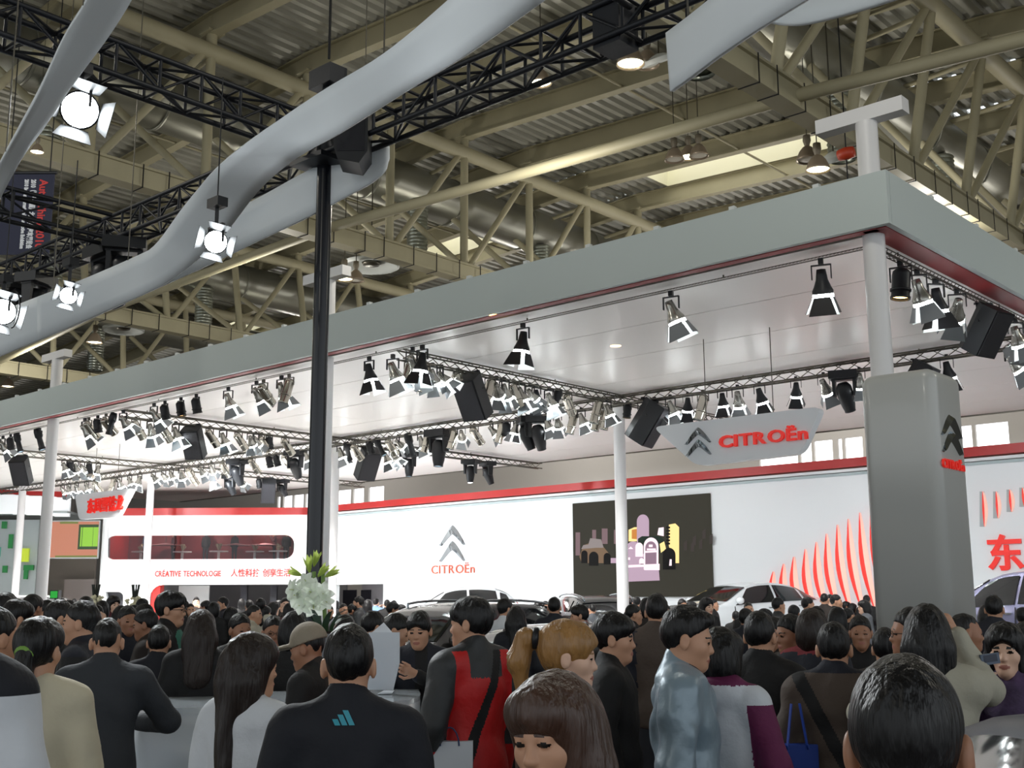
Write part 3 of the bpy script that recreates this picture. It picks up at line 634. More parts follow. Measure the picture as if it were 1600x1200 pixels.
# ------------------------------------------------------------------ hanging signs
def hang_sign(name, label, pts, Y, depth, build):
    q = [ony(px_, py_, Y) for px_, py_ in pts]; c = sum(q, Vector()) / len(q)
    t = thing(name, label, 'sign', (c.x, Y, c.z))
    # rounded corners
    loc = [Vector((p.x - c.x, 0, p.z - c.z)) for p in q]; out = []; n = len(loc)
    for i in range(n):
        a, b, d_ = loc[i - 1], loc[i], loc[(i + 1) % n]; r = 0.16
        p1 = b + (a - b).normalized() * r; p2 = b + (d_ - b).normalized() * r
        for k in range(6): u = k / 5; out.append(p1 * (1 - u) ** 2 + b * 2 * u * (1 - u) + p2 * u * u)
    mb = MB(); mb.prism(out, (0, depth, 0)); mb.build('sign_panel', mat('sign_satin', S(226, 230, 234), 0.35), t)
    for px_ in (pts[0][0] * .7 + pts[1][0] * .3, pts[0][0] * .3 + pts[1][0] * .7):
        p = ony(px_, pts[0][1] * .5 + pts[1][1] * .5, Y); mb = MB(); mb.tube((p.x - c.x, depth / 2, 0.2), (p.x - c.x, depth / 2, CZ - c.z), 0.008, 5); mb.build('wire', M_DARKALU, t)
    build(t, c); return t
def bsign(t, c):
    p = ony(1092, 712, 16.0); emblem('', '', None, 0.50, 0.27, 0.06, FACE_FRONT((p.x - c.x, -0.005, p.z - c.z)), t, 0.74)
    p = ony(1192, 685, 16.0); lettering('letter', 'CITROËn', M_REDSIGN, t, FACE_FRONT((p.x - c.x, -0.02, p.z - c.z)), 0.265, 0.05, 0.006, 1.42, spacing=0.12)
hang_sign('hanging_sign', 'large pale hanging sign with chrome chevrons and red Latin letters beside the grey tower', [(1020, 667), (1284, 635), (1251, 709), (1088, 728)], 16.0, 0.16, bsign)
def ssign(t, c):
    p = ony(165, 790, 16.0); lettering('character', '东风雪铁龙', M_REDSIGN, t, FACE_FRONT((p.x - c.x, -0.02, p.z - c.z)), 0.42, 0.04, 0.010, 0.95, spacing=0.0)
hang_sign('hanging_sign', 'small pale hanging sign with red Chinese characters above the green picture screen', [(117, 773), (206, 763), (183, 808), (123, 812)], 16.0, 0.14, ssign)
# ------------------------------------------------------------------ grey-white tower at the corner
TY = 11.3; tx0, tx1 = ony(1346, 700, TY).x, ony(1470, 760, TY).x; tz = ony(1410, 578, TY).z; ty1 = onx(1519, 800, tx1).y
t = thing('sign_tower', 'tall rounded grey-white tower with chrome chevrons and small red letters', 'tower', ((tx0 + tx1) / 2, (TY + ty1) / 2, 0))
bm = bmesh.new(); bmesh.ops.create_cube(bm, size=1.0); bmesh.ops.scale(bm, vec=(tx1 - tx0, ty1 - TY, tz), verts=bm.verts); bmesh.ops.translate(bm, vec=(0, 0, tz / 2), verts=bm.verts)
ver = [e for e in bm.edges if abs(e.verts[0].co.z - e.verts[1].co.z) > 1]; bmesh.ops.bevel(bm, geom=ver, offset=0.13, segments=6, affect='EDGES', profile=0.5)
tope = [e for e in bm.edges if e.verts[0].co.z > tz - 1e-4 and e.verts[1].co.z > tz - 1e-4]; bmesh.ops.bevel(bm, geom=tope, offset=0.12, segments=5, affect='EDGES', profile=0.5)
for f in bm.faces: f.smooth = True
me = bpy.data.meshes.new('tower_body'); bm.to_mesh(me); bm.free(); me.materials.append(M_TOWER); link('tower_body', me, t)
hx, hy = (tx1 - tx0) / 2, (ty1 - TY) / 2
RS = lambda y, z: frame((hx, y, z), (0, 1, 0), (0, 0, 1), (1, 0, 0))
e0 = onx(1487, 705, tx1); yc = e0.y - (TY + ty1) / 2
emblem('', '', None, 0.48, 0.235, 0.06, RS(yc, onx(1487, 706, tx1).z - 0.02), t, 0.72)
lettering('letter', 'CITROËn', M_REDSIGN, t, RS(yc, onx(1487, 727, tx1).z) @ Matrix.Translation((0, 0, 0.01)), 0.125, 0.02, 0.003, 1.05, spacing=0.1)
# ================================================================== spotlights, speakers and moving heads
ORD = ['first', 'second', 'third', 'fourth', 'fifth', 'sixth', 'seventh', 'eighth', 'ninth', 'tenth', 'eleventh', 'twelfth', 'thirteenth', 'fourteenth', 'fifteenth', 'sixteenth', 'seventeenth', 'eighteenth', 'nineteenth', 'twentieth']
def ordn(k): return ORD[k] if k < 20 else 'twenty-' + ORD[k - 20] if k < 29 else 'thirtieth' if k == 29 else 'thirty-' + ORD[k - 30] if k < 39 else 'fortieth' if k == 39 else 'forty-' + ORD[k - 40]
M_CAN = mat('spot_dark_chrome', S(168, 166, 160), 0.25, 0.8); M_CANC = mat('spot_chrome', S(190, 186, 176), 0.16, 0.95); M_FLAP = mat('barn_door', S(130, 134, 138), 0.4, 0.5)
M_FLAPB = mat('barn_door_black', S(26, 26, 30), 0.45, 0.3)
def tiltM(tilt, roll): return Matrix.Translation((0, 0, -0.17)) @ Matrix.Rotation(roll, 4, 'Y') @ Matrix.Rotation(tilt, 4, 'X')
def yoke(t, w, m):
    mb = MB(); mb.box((0, 0, 0.0), (0.05, 0.05, 0.06)); mb.box((0, 0, -0.04), (2 * w, 0.03, 0.012))
    for s in (-1, 1): mb.box((s * w, 0, -0.11), (0.01, 0.03, 0.15))
    mb.build('yoke', m, t)
def barn(tilt, roll, dark):
    t = empty('spotlight'); T = tiltM(tilt, roll); yoke(t, 0.095, M_BLACK)
    mb = MB(); mb.lathe([(0.001, 0.09), (0.045, 0.085), (0.055, 0.02), (0.06, -0.02), (0.085, -0.09), (0.105, -0.13), (0.105, -0.165)], 14, T); mb.build('body', M_CAN if not dark else M_BLACK, t)
    mb = MB(); mb.lathe([(0.103, -0.165), (0.106, -0.2), (0.07, -0.215), (0.001, -0.22)], 14, T); mb.build('lens', M_LAMP, t)
    spread = (0.28, 0.42, 0.34, 0.30)
    for k in range(4):
        R = T @ Matrix.Translation((0, 0, -0.2)) @ Matrix.Rotation(k * math.pi / 2, 4, 'Z'); sp = spread[k]
        wd = 0.075 if k % 2 else 0.1; Lf = 0.17 if k % 2 else 0.19
        a = [(-wd * .8, 0.1, 0), (wd * .8, 0.1, 0), (wd * 1.35, 0.1 + math.sin(sp) * Lf, -math.cos(sp) * Lf), (-wd * 1.35, 0.1 + math.sin(sp) * Lf, -math.cos(sp) * Lf)]
        nrm = Vector((0, math.cos(sp), math.sin(sp))) * 0.006
        mb = MB(); v = [R @ Vector(p) for p in a] + [R @ (Vector(p) + nrm) for p in a]
        mb.add(v, [(0, 1, 2, 3)], 1); mb.add(v, [(4, 5, 6, 7), (0, 4, 5, 1), (1, 5, 6, 2), (2, 6, 7, 3), (3, 7, 4, 0)], 0)
        mb.build('barn_door', [M_FLAPB if dark else M_FLAP, M_INNER], t)
    return t
def can(tilt, roll, long, m, lens):
    t = empty('spotlight'); T = tiltM(tilt, roll); yoke(t, 0.105, M_BLACK if m is M_BLACK else M_DARKALU); L = 0.36 if long else 0.2
    mb = MB(); mb.lathe([(0.001, 0.12), (0.06, 0.11), (0.088, 0.08), (0.092, 0.05), (0.092, -L + .03), (0.1, -L + .02), (0.1, -L), (0.088, -L)], 14, T); mb.build('body', m, t)
    mb = MB(); mb.lathe([(0.001, -L + 0.02), (0.088, -L + 0.03)], 14, T); mb.build('lens', lens, t)
    mb = MB(); mb.lathe([(0.1, -L * .5), (0.106, -L * .5), (0.106, -L * .5 - .02), (0.1, -L * .5 - .02)], 14, T); mb.build('band', m, t)
    return t
M_LENSOFF = mat('blue_lens', S(150, 190, 215), 0.12, 0.3)
def profile(tilt, roll):
    t = empty('spotlight'); T = tiltM(tilt, roll); yoke(t, 0.085, M_BLACK)
    mb = MB(); mb.lathe([(0.001, 0.2), (0.07, 0.19), (0.085, 0.12), (0.085, 0.0), (0.06, -0.04), (0.065, -0.24), (0.078, -0.26), (0.078, -0.31), (0.065, -0.31)], 14, T); mb.build('body', M_BLACK, t)
    mb = MB(); mb.lathe([(0.001, -0.3), (0.065, -0.3)], 14, T); mb.build('lens', M_LENSOFF, t)
    mb = MB(); mb.tube(T @ Vector((0, 0, -0.0)), T @ Vector((0.13, 0, -0.0)), 0.01, 6); mb.build('knob', M_BLACK, t)
    return t
def moving(tilt, roll, lit):
    t = empty('moving_head'); sc = 1.0
    mb = MB(); mb.box((0, 0, -0.07), (0.46, 0.34, 0.13)); mb.box((0, 0, -0.005), (0.3, 0.06, 0.03)); mb.build('base', M_BLACK, t)
    mb = MB()
    for s in (-1, 1): mb.prism([(s * 0.19, -0.08, -0.13), (s * 0.19, 0.08, -0.13), (s * 0.19, 0.06, -0.42), (s * 0.19, -0.06, -0.42)], (0.05 * -s, 0, 0))
    mb.box((0, 0, -0.145), (0.4, 0.16, 0.03)); mb.build('yoke', M_BLACK, t)
    T = Matrix.Translation((0, 0, -0.36)) @ Matrix.Rotation(roll, 4, 'Z') @ Matrix.Rotation(tilt, 4, 'X')
    mb = MB(); mb.lathe([(0.001, 0.17), (0.08, 0.165), (0.125, 0.1), (0.135, -0.05), (0.11, -0.22), (0.09, -0.3), (0.09, -0.33), (0.07, -0.33)], 16, T); mb.build('head', M_BLACK, t)
    mb = MB(); mb.lathe([(0.001, -0.32), (0.075, -0.322)], 14, T); mb.build('lens', M_LAMP if lit else M_LENSOFF, t)
    return t
def speaker_box(tilt, roll):
    t = empty('loudspeaker'); T = Matrix.Translation((0, 0, -0.36)) @ Matrix.Rotation(roll, 4, 'Z') @ Matrix.Rotation(tilt, 4, 'X')
    pts = [(-.2, -.18), (.2, -.18), (.2, .08), (.12, .2), (-.12, .2), (-.2, .08)]
    mb = MB(); mb.prism([T @ Vector((x, y, -.33)) for x, y in pts], (T.to_3x3() @ Vector((0, 0, .66)))); mb.build('cabinet', M_BLACK, t)
    mb = MB(); mb.prism([T @ Vector(p) for p in ((-.18, -.195, -.31), (.18, -.195, -.31), (.18, -.195, .31), (-.18, -.195, .31))], T.to_3x3() @ Vector((0, .014, 0))); mb.build('grille', mat('speaker_grille', S(34, 34, 40), 0.7, bump=0.5, bscale=300), t)
    mb = MB()
    for s in (-1, 1): mb.bar((s * .1, 0, 0.02), T @ Vector((s * .21, 0, 0.1)), 0.025, 0.01)
    mb.box((0, 0, 0.01), (0.26, 0.04, 0.03)); mb.build('bracket', M_BLACK, t)
    return t
PROTO = {}
VAR = [(0.5, 0.0), (0.9, 0.15), (0.25, -0.3), (0.65, -0.35), (-0.1, 0.25), (1.15, -0.1)]
LAMPK = {'b': ('chrome spotlight with open barn doors', 'spotlight', lambda v: barn(*v, False)), 'd': ('spotlight with dark barn doors', 'spotlight', lambda v: barn(v[0] * .5, v[1] * .5, True)),
         'c': ('long chrome can spotlight', 'spotlight', lambda v: can(*v, True, M_CANC, M_LENSOFF)), 'k': ('short black can spotlight with warm glow', 'spotlight', lambda v: can(v[0] * .5, v[1] * .4, False, M_BLACK, M_LAMPW)),
         'p': ('long black tube spotlight', 'spotlight', lambda v: profile(v[0] * .6, v[1])), 'm': ('black moving head lamp', 'moving lamp', lambda v: moving(v[0] * .7, v[1], False)),
         'M': ('black moving head lamp with lit lens', 'moving lamp', lambda v: moving(v[0] * .8, v[1], True)), 's': ('black loudspeaker box', 'speaker', lambda v: speaker_box(0.5 + v[0] * .2, v[1] + .4))}
COUNT = {}
def on_line(a, b, px):
    n = CR * FPX - CF * (px - 800); d = b - a; return a + d * ((CAMP - a).dot(n) / d.dot(n))
def hang(line, items, where, drop=0.06, base_rot=0.0):
    a, b = RIG[line]
    for i, it in enumerate(items):
        k, px_ = it[0], it[1]; v = it[2] if len(it) > 2 else rnd.randrange(len(VAR)); rot = it[3] if len(it) > 3 else rnd.uniform(-.7, .7); sc = it[4] if len(it) > 4 else 1.0
        lab, cat, fn = LAMPK[k]
        if (k, v) not in PROTO:
            o = fn(VAR[v]); PROTO[(k, v)] = (o, kidmap_of(o))
        else: o = copy_tree(*PROTO[(k, v)])
        p = on_line(a, b, px_); o.location = (p.x, p.y, p.z - drop); o.rotation_euler = (0, 0, base_rot + rot); o.scale = (sc, sc, sc)
        c = COUNT.get((line, k), 0); COUNT[(line, k)] = c + 1
        tag(o, '%s %s %s' % (ordn(c), lab, where), cat, 'stage lamps and speakers under the canopy')
# local +Y tilts the beam toward +Y after the X rotation: the stage and wall
hang('F', [('d', 1282, 0, 0.35, 1.25), ('b', 1048, 2, .2, 1.2), ('d', 817, 4, 0.1, 1.2), ('d', 660, 4, .1, 1.2), ('b', 645, 3, .5, 1.2), ('d', 577, 2, .1, 1.15), ('b', 440, 2, .2, 1.15), ('c', 452, 4, .3), ('b', 401, 3, .3, 1.1), ('c', 412, 1, .2), ('b', 357, 2, .4, 1.1), ('k', 307, 0, 0), ('k', 283, 2, 0), ('k', 258, 0, 0), ('b', 241, 3, .2, 1.1), ('b', 193, 3, .3, 1.1), ('p', 176, 4, 0), ('c', 166, 1, .1), ('k', 153, 0, .2), ('b', 133, 3, .1, 1.2), ('c', 139, 3, .2), ('p', 62, 2, .2, 1.1), ('p', 29, 2, .1), ('k', 17, 0, 0), ('b', 5, 3, .1, 1.1)], 'from the corner column, front rail', 0.05)
hang('S', [('k', 1406, 4, .2, 1.25), ('b', 1432, 2, .6, 1.2), ('d', 1461, 2, .9, 1.2), ('b', 1494, 1, .5, 1.2), ('s', 1536, 0, 0.9, 1.05), ('c', 1555, 4, .3), ('b', 1585, 2, .6, 1.15), ('b', 1602, 1, .8, 1.1)], 'from the corner column, side rail', 0.05)
hang('A', [('b', 614, 2, .3, 1.2), ('c', 640, 4, .2), ('b', 652, 3, .5), ('c', 664, 4, .3), ('b', 676, 0, .2), ('b', 690, 3, -.5), ('c', 715, 1, 0), ('s', 740, 0, -.2, 1.2), ('c', 766, 4, .4), ('b', 776, 1, .3, 1.1), ('b', 788, 0, .2, 1.1), ('c', 803, 2, .3), ('b', 813, 2, .1, 1.1), ('b', 828, 3, .2), ('d', 838, 1, .2), ('b', 858, 2, .2, 1.1), ('p', 870, 4, .5), ('c', 886, 1, .2), ('c', 934, 4, .4), ('b', 948, 2, .2), ('b', 1088, 0, .1), ('m', 1062, 2, 0)], 'on the screen-column truss, from the front')
hang('B', [('c', 213, 3, .6), ('b', 236, 0, .3, 1.1), ('c', 255, 3, .5), ('b', 275, 2, .2, 1.15), ('s', 305, 0, .2, 1.1), ('c', 328, 3, .4), ('b', 349, 2, .3, 1.15), ('c', 373, 3, .4), ('b', 392, 0, .4), ('b', 400, 1, .2), ('c', 409, 1, .1), ('k', 421, 0, .2), ('c', 446, 3, .4), ('s', 574, 0, .9, 1.25), ('b', 603, 2, .3, 1.1), ('b', 615, 3, -.4), ('m', 640, 4, .1, 1.0), ('M', 735, 4, .3, 1.0), ('M', 762, 0, -.3, 1.0)], 'on the black-pole truss, from the front')
hang('C', [('s', 36, 0, .3, 1.15), ('b', 101, 2, .3), ('k', 110, 0, .2), ('b', 119, 0, .3), ('b', 129, 1, .3), ('k', 140, 2, .2), ('b', 154, 4, .2), ('c', 300, 1, .2), ('b', 331, 2, .3), ('M', 360, 3, .2, 1.0), ('b', 377, 1, .2), ('k', 405, 0, .1), ('s', 420, 0, .6, 1.15), ('m', 441, 5, .3, 0.9)], 'on the window-side truss, from the front')
hang('X', [('b', 98, 1, .2), ('b', 108, 2, .2), ('b', 120, 0, .2), ('b', 136, 2, .3), ('c', 150, 1, .2), ('c', 178, 4, .3), ('b', 187, 0, .2, 1.1), ('b', 203, 2, .2), ('b', 219, 4, .1, 1.1), ('b', 240, 3, .2), ('b', 256, 1, .2), ('b', 268, 2, .1), ('b', 284, 0, .4, 1.1), ('c', 296, 1, .3), ('b', 314, 3, .3), ('b', 331, 1, .5), ('c', 349, 3, .4), ('m', 371, 1, .2, 1.15), ('c', 394, 3, .3), ('k', 421, 1, .2), ('k', 432, 3, .2), ('c', 446, 1, .2), ('m', 462, 1, .3, 1.15), ('b', 479, 2, .2), ('c', 512, 4, .2), ('b', 532, 2, .3, 1.1), ('p', 543, 1, .2), ('c', 554, 3, .3), ('k', 578, 3, .2), ('p', 592, 3, -.4), ('c', 608, 3, .4), ('b', 622, 1, -.4), ('p', 640, 0, -.5, 1.2), ('b', 658, 2, .2, 1.1), ('c', 668, 4, .2), ('m', 686, 4, .1, 1.3), ('c', 709, 4, .3), ('b', 721, 1, .5), ('c', 741, 3, .3), ('b', 768, 3, -.5), ('c', 784, 4, .2), ('k', 791, 0, .3), ('b', 806, 4, -.3), ('m', 822, 0, -.6, 1.1), ('m', 841, 3, .6, 1.15), ('b', 854, 2, .2), ('b', 871, 0, .3)], 'from the far end, long cross truss')
hang('X', [('c', 896, 4, .2), ('b', 908, 2, .2), ('c', 935, 4, .3), ('c', 949, 4, .2), ('k', 980, 4, .1, .9), ('s', 1012, 0, 1.4, 1.35), ('b', 1004, 0, .5, 1.1), ('b', 1022, 3, -.3, 1.1), ('b', 1047, 2, .2, 1.1), ('d', 1074, 1, .5), ('c', 1098, 4, .2, 1.1), ('d', 1128, 0, .2), ('b', 1152, 0, .3, 1.15), ('d', 1186, 3, .3, 1.1), ('d', 1243, 1, .4), ('b', 1286, 3, .4, 1.1), ('m', 1318, 3, .3, 1.1), ('b', 1342, 0, .3), ('s', 1432, 0, 1.2, 1.0), ('d', 1478, 3, .4, 1.1), ('b', 1578, 3, -.3, 1.2)], 'from the far end, long cross truss')
# ================================================================== dark rigging in the foreground
TYN, TYF, TZB, TZT = 6.8, 7.08, 6.11, 6.41
def box_truss(name, label, a, b, side, h, pitch, mats=M_TRUSSB):
    a = Vector(a); b = Vector(b); side = Vector(side); t = thing(name, label, 'truss', a); d = b - a; n = d.normalized(); Ln = d.length
    cs = [Vector((0, 0, 0)), side, side + Vector((0, 0, h)), Vector((0, 0, h))]
    for c in cs: mb = MB(); mb.tube(c, d + c, 0.028, 8); mb.build('chord', mats, t)
    k = 0
    while (k + 1) * pitch <= Ln:
        p, q = n * (k * pitch), n * ((k + 1) * pitch)
        for i, (u, v) in enumerate(((0, 3), (1, 2), (0, 1), (3, 2))):
            mb = MB(); mb.tube(p + cs[u], p + cs[v], 0.016, 6)
            if (k + i) % 2: mb.tube(p + cs[u], q + cs[v], 0.014, 6)
            else: mb.tube(p + cs[v], q + cs[u], 0.014, 6)
            mb.build('brace', mats, t)
        k += 1
    return t
box_truss('black_truss', 'long black box truss crossing overhead from the upper edge down behind the white ribbon', (-20.5, TYN, TZB), (-2.5, TYN, TZB), (0, 0.28, 0), 0.30, 0.42)
box_truss('black_truss', 'black box truss behind the narrow white ribbon leading to the black pole', (-8.66, 1.2, TZB + .04), (-8.66, TYN - .1, TZB + .04), (-0.26, 0, 0), 0.30, 0.42)
box_truss('black_truss', 'black box truss above the dark hanging banner', (-12.6, 2.5, TZB - .05), (-12.6, TYN - .1, TZB - .05), (-0.26, 0, 0), 0.30, 0.6)
box_truss('black_truss', 'short black box truss joining the long one beside the white tilted disc', (-4.55, 3.0, TZB + .1), (-4.55, TYN - .1, TZB + .1), (-0.26, 0, 0), 0.30, 0.42)
p = on_line(Vector((-20, TYN + .14, TZB)), Vector((-2, TYN + .14, TZB)), 508)
t = thing('black_pole', 'tall black pole standing before the booth and carrying the black truss', 'pole', (p.x, p.y, 0))
mb = MB(); mb.tube((0, 0, 0), (0, 0, TZB - .02), 0.078, 24); mb.build('shaft', mat('black_lacquer', S(10, 14, 24), 0.25, 0.1), t)
mb = MB(); mb.tube((0, 0, TZB - .02), (0, 0, TZB + .55), 0.15, 4); mb.build('sleeve_block', M_TRUSSB, t)
mb = MB(); mb.box((0, 0, 0.015), (0.6, 0.6, 0.03)); mb.build('base_plate', M_TRUSSB, t)
mb = MB(); mb.box((0, 0, TZB - .05), (0.5, 0.5, 0.05)); mb.build('head_plate', M_TRUSSB, t)
mb = MB(); mb.bar((-.16, 0, 6.98), (.18, 0, 6.98), 0.22, 0.2); mb.box((0.02, 0, 6.8), (0.08, 0.08, 0.3)); mb.build('hoist_block', M_TRUSSB, t)
mb = MB(); mb.tube((0.02, 0, 7.2), (0.02, 0, deckz(p.x) - .1), 0.014, 6); mb.build('chain', M_RUBBER, t)
p2 = on_line(Vector((-20, TYN + .14, TZB)), Vector((-2, TYN + .14, TZB)), 962)
t = thing('truss_corner_block', 'black sleeve block on the long truss beside the bright lit high bay lamp', 'truss block', (p2.x, p2.y, TZB - .05))
mb = MB(); mb.box((0, 0, 0.2), (0.26, 0.26, 0.42)); mb.build('block', M_TRUSSB, t)
mb = MB(); mb.tube((0, 0, .45), (0, 0, deckz(p2.x) - TZB), 0.014, 6); mb.build('chain', M_RUBBER, t)
# black horn loudspeaker hanging beside the pole
p = atd(548, 220, math.hypot(*on_line(Vector((-20, TYN, TZB)), Vector((-2, TYN, TZB)), 548).xy) - 0.25)
t = thing('horn_speaker', 'large black tapering loudspeaker hung on the truss beside the black pole', 'speaker', (p.x, p.y, p.z), AZ)
mb = MB(); mb.prism([(-.16, 0, .4), (.16, 0, .4), (.16, 0, -.1), (.08, 0, -.22), (-.12, 0, -.18), (-.16, 0, -.06)], (0, .34, 0)); mb.build('cabinet', M_BLACK, t)
mb = MB(); mb.box((0, 0, 0.1), (0.26, 0.012, 0.4)); mb.build('grille', mat('speaker_grille', S(34, 34, 40)), t)
mb = MB(); mb.bar((-.1, .1, .38), (-.1, .1, 0.62), .03, .02); mb.bar((.1, .1, .38), (.1, .1, 0.62), .03, .02); mb.build('bracket', M_BLACK, t)
# bright flood lamps on the dark rigging
def flood(px_, py_, line_or_D, r, lab, lit=True, look=(0, 0, 1.72), cable=False):
    p = atd(px_, py_, line_or_D); t = thing('flood_lamp', lab, 'lamp', p)
    T = (Vector(look) - p).to_track_quat('-Z', 'Y').to_matrix().to_4x4()
    mb = MB(); mb.lathe([(0.001, .3), (r * .6, .28), (r * .8, .1), (r, -.02), (r * 1.05, -.05), (r * .95, -.05)], 20, T); mb.build('body', M_BLACK, t)
    mb = MB(); mb.lathe([(0.001, -.045), (r * .95, -.04)], 20, T); mb.build('lens', M_FLOOD if lit else M_LENSOFF, t)
    for k in range(4):
        R = T @ Matrix.Translation((0, 0, -0.05)) @ Matrix.Rotation(k * math.pi / 2 + .2, 4, 'Z'); a = [(-r * .7, r, 0), (r * .7, r, 0), (r, r * 1.6, -r * 1.2), (-r, r * 1.6, -r * 1.2)]
        mb = MB(); mb.prism([R @ Vector(q) for q in a], R.to_3x3() @ Vector((0, .004, .003))); mb.build('barn_door', M_BLACK, t)
    top = Vector((0, 0, .34)); tw = max(0.4, TZB + .05 - p.z)
    mb = MB(); mb.bar((0, 0, r), top, .03, .015); mb.box((0, 0, r + .04), (r * 2.2, .03, .02))
    for s in (-1, 1): mb.bar((s * r * 1.1, 0, r + .04), (s * r * 1.1, 0, -.02), .02, .012)
    mb.build('yoke', M_BLACK, t)
    mb = MB(); mb.box(top, (.16, .1, .08)); mb.build('clamp_box', M_BLACK, t)
    mb = MB(); mb.tube(top, (0, 0, tw), .006, 5); mb.build('safety_wire', M_BLACK, t)
    if cable:
        mb = MB(); pr_ = None
        for k in range(13):
            a = k / 12 * 5.2; q = Vector((0.28 - .1 * math.cos(a), 0, .1 - .2 * k / 12 + .12 * math.sin(a)))
            if pr_ is not None: mb.tube(pr_, q, 0.008, 5)
            pr_ = q
        mb.build('cable', M_RUBBER, t)
    if lit: light('flood_light', 'SPOT', p + (Vector(look) - p).normalized() * .2, 260, (0.92, 0.97, 1.0), (look[0], look[1], 0.6), 0.1, 100, 0.9)
    return t
q = on_line(Vector((-8.6, 1.2, 6)), Vector((-8.6, 6.7, 6)), 125); flood(125, 172, math.hypot(q.x, q.y) - .04, 0.15, 'brightest round flood lamp hanging beside the narrow white ribbon')
flood(337, 378, 9.6, 0.095, 'bright flood lamp on the wide white ribbon left of the black pole')
flood(107, 462, 12.0, 0.085, 'flood lamp with barn doors hanging before the low end of the wide ribbon')
flood(4, 487, 12.5, 0.13, 'flood lamp half cut by the frame edge at the end of the wide ribbon', cable=True)
for (i, (px_, v)) in enumerate(((168, 3), (196, 0), (58, 2), (28, 5))):
    if ('m', v) not in PROTO:
        o = moving(VAR[v][0] * .7, VAR[v][1], False); PROTO[('m', v)] = (o, kidmap_of(o))
    else: o = copy_tree(*PROTO[('m', v)])
    q = on_line(Vector((-20, TYN + .1, TZB)), Vector((-2, TYN + .1, TZB)), px_); o.location = (q.x, q.y, q.z - .02); o.rotation_euler = (0, 0, i); tag(o, 'black moving head lamp, %s along the dark truss past the banner' % ('third', 'fourth', 'second', 'first')[i], 'moving lamp', 'moving heads on the dark truss')
# dark vertical banner with the show's lettering
bt = thing('hanging_banner', 'dark navy vertical banner with red and white sideways lettering behind the narrow ribbon', 'banner', (0, 0, 0))
Db = 19.0; q0, q1, q2 = atd(20, 262, Db), atd(86, 272, Db), atd(78, 398, Db)
bw = (q1 - q0).dot(RTH) + 0.25; bh = q1.z - q2.z; bt.location = q1; bt.rotation_euler = (0, 0, AZ)
mb = MB(); mb.box((-bw / 2, 0, -bh / 2), (bw, 0.02, bh)); mb.build('banner_cloth', mat('navy_cloth', S(22, 28, 56), 0.7), bt)
mb = MB(); mb.tube((-bw, 0, 0.02), (0.03, 0, 0.02), 0.03, 8); mb.build('top_rail', M_TRUSSB, bt)
for s in (-.9, -.1): mb = MB(); mb.tube((bw * s, 0, .02), (bw * s, 0, 9.0 - q1.z + 3.5), 0.01, 5); mb.build('wire', M_BLACK, bt)
RV = frame((0, 0, 0), (0, 0, -1), (1, 0, 0), (0, -1, 0))
MR, MW_ = mat('banner_red', S(196, 40, 40), 0.6), mat('banner_white', S(214, 218, 226), 0.6)
for (txt, m, off, size, ln) in (('Auto China 2010', MR, -0.17, 0.15, 0.55), ('2010（第十一届）北京国际汽车展览会', MW_, -0.33, 0.088, 0.55), ('2010 Beijing International Automotive Exhibition', MW_, -0.44, 0.07, 0.55)):
    me = text_mesh(txt, size, 0.006, bold=0.004); xs_ = [v.co.x for v in me.vertices]; w = max(xs_) - min(xs_); k = bh * 0.86 / w
    me.transform(Matrix.Diagonal((k, 1.2, 1, 1))); me.transform(Matrix.Translation((off, -0.014, -bh * .5)) @ RV); me.materials.clear(); me.materials.append(m); link('lettering_line', me, bt)
# ================================================================== white fabric ribbons overhead
def crom(P, n=6):
    out = []; P = [P[0]] + P + [P[-1]]
    for i in range(1, len(P) - 2):
        for k in range(n):
            u = k / n; a, b, c, d = P[i - 1], P[i], P[i + 1], P[i + 2]
            out.append(0.5 * ((2 * b) + (c - a) * u + (2 * a - 5 * b + 4 * c - d) * u * u + (3 * b - a - 3 * c + d) * u ** 3))
    out.append(P[-2]); return out
def ribbon(label, st, th=0.03):
    A = crom([atd(*s[0], s[2]) for s in st]); B = crom([atd(*s[1], s[3] if len(s) > 3 else s[2]) for s in st]); c = (A[0] + B[0]) / 2
    t = thing('fabric_ribbon', label, 'ribbon', A[len(A) // 2]); o = t.location.copy()
    bm = bmesh.new(); m = 4; rows = []
    for a, b in zip(A, B): rows.append([bm.verts.new(a + (b - a) * (k / m) - o) for k in range(m + 1)])
    for r, s in zip(rows, rows[1:]):
        for k in range(m): f = bm.faces.new((r[k], r[k + 1], s[k + 1], s[k])); f.smooth = True
    me = bpy.data.meshes.new('ribbon_cloth'); bm.to_mesh(me); bm.free(); me.materials.append(M_RIBBON); q = link('ribbon_cloth', me, t)
    md = q.modifiers.new('t', 'SOLIDIFY'); md.thickness = th; md.offset = 0
    for k in (len(A) // 5, len(A) * 4 // 5):
        mb = MB(); mb.tube(A[k] - o, Vector((A[k].x, A[k].y, deckz(max(-49, A[k].x)) - .1)) - o, 0.006, 5); mb.build('wire', M_DARKALU, t)
    return t
ribbon('narrow white fabric ribbon beside the brightest flood lamp', [((150, -40), (222, -40), 7.0), ((135, 0), (203, 2), 7.2), ((100, 58), (166, 60), 7.5), ((62, 140), (112, 132), 7.9), ((30, 200), (70, 195), 8.3), ((5, 245), (34, 246), 8.7), ((-25, 300), (0, 312), 9.2)])
ribbon('wide white fabric ribbon sweeping over the black truss and pole', [((60, 464), (60, 532), 13.35), ((130, 437), (130, 502), 12.9), ((200, 408), (204, 469), 12.35), ((242, 384), (268, 437), 11.8), ((288, 322), (342, 376), 10.9), ((335, 266), (404, 298), 9.9), ((398, 214), (456, 252), 8.9), ((500, 145), (532, 208), 8.0), ((600, 84), (640, 140), 7.3), ((700, 2), (735, 82), 6.6), ((770, -70), (855, -2), 6.0)])
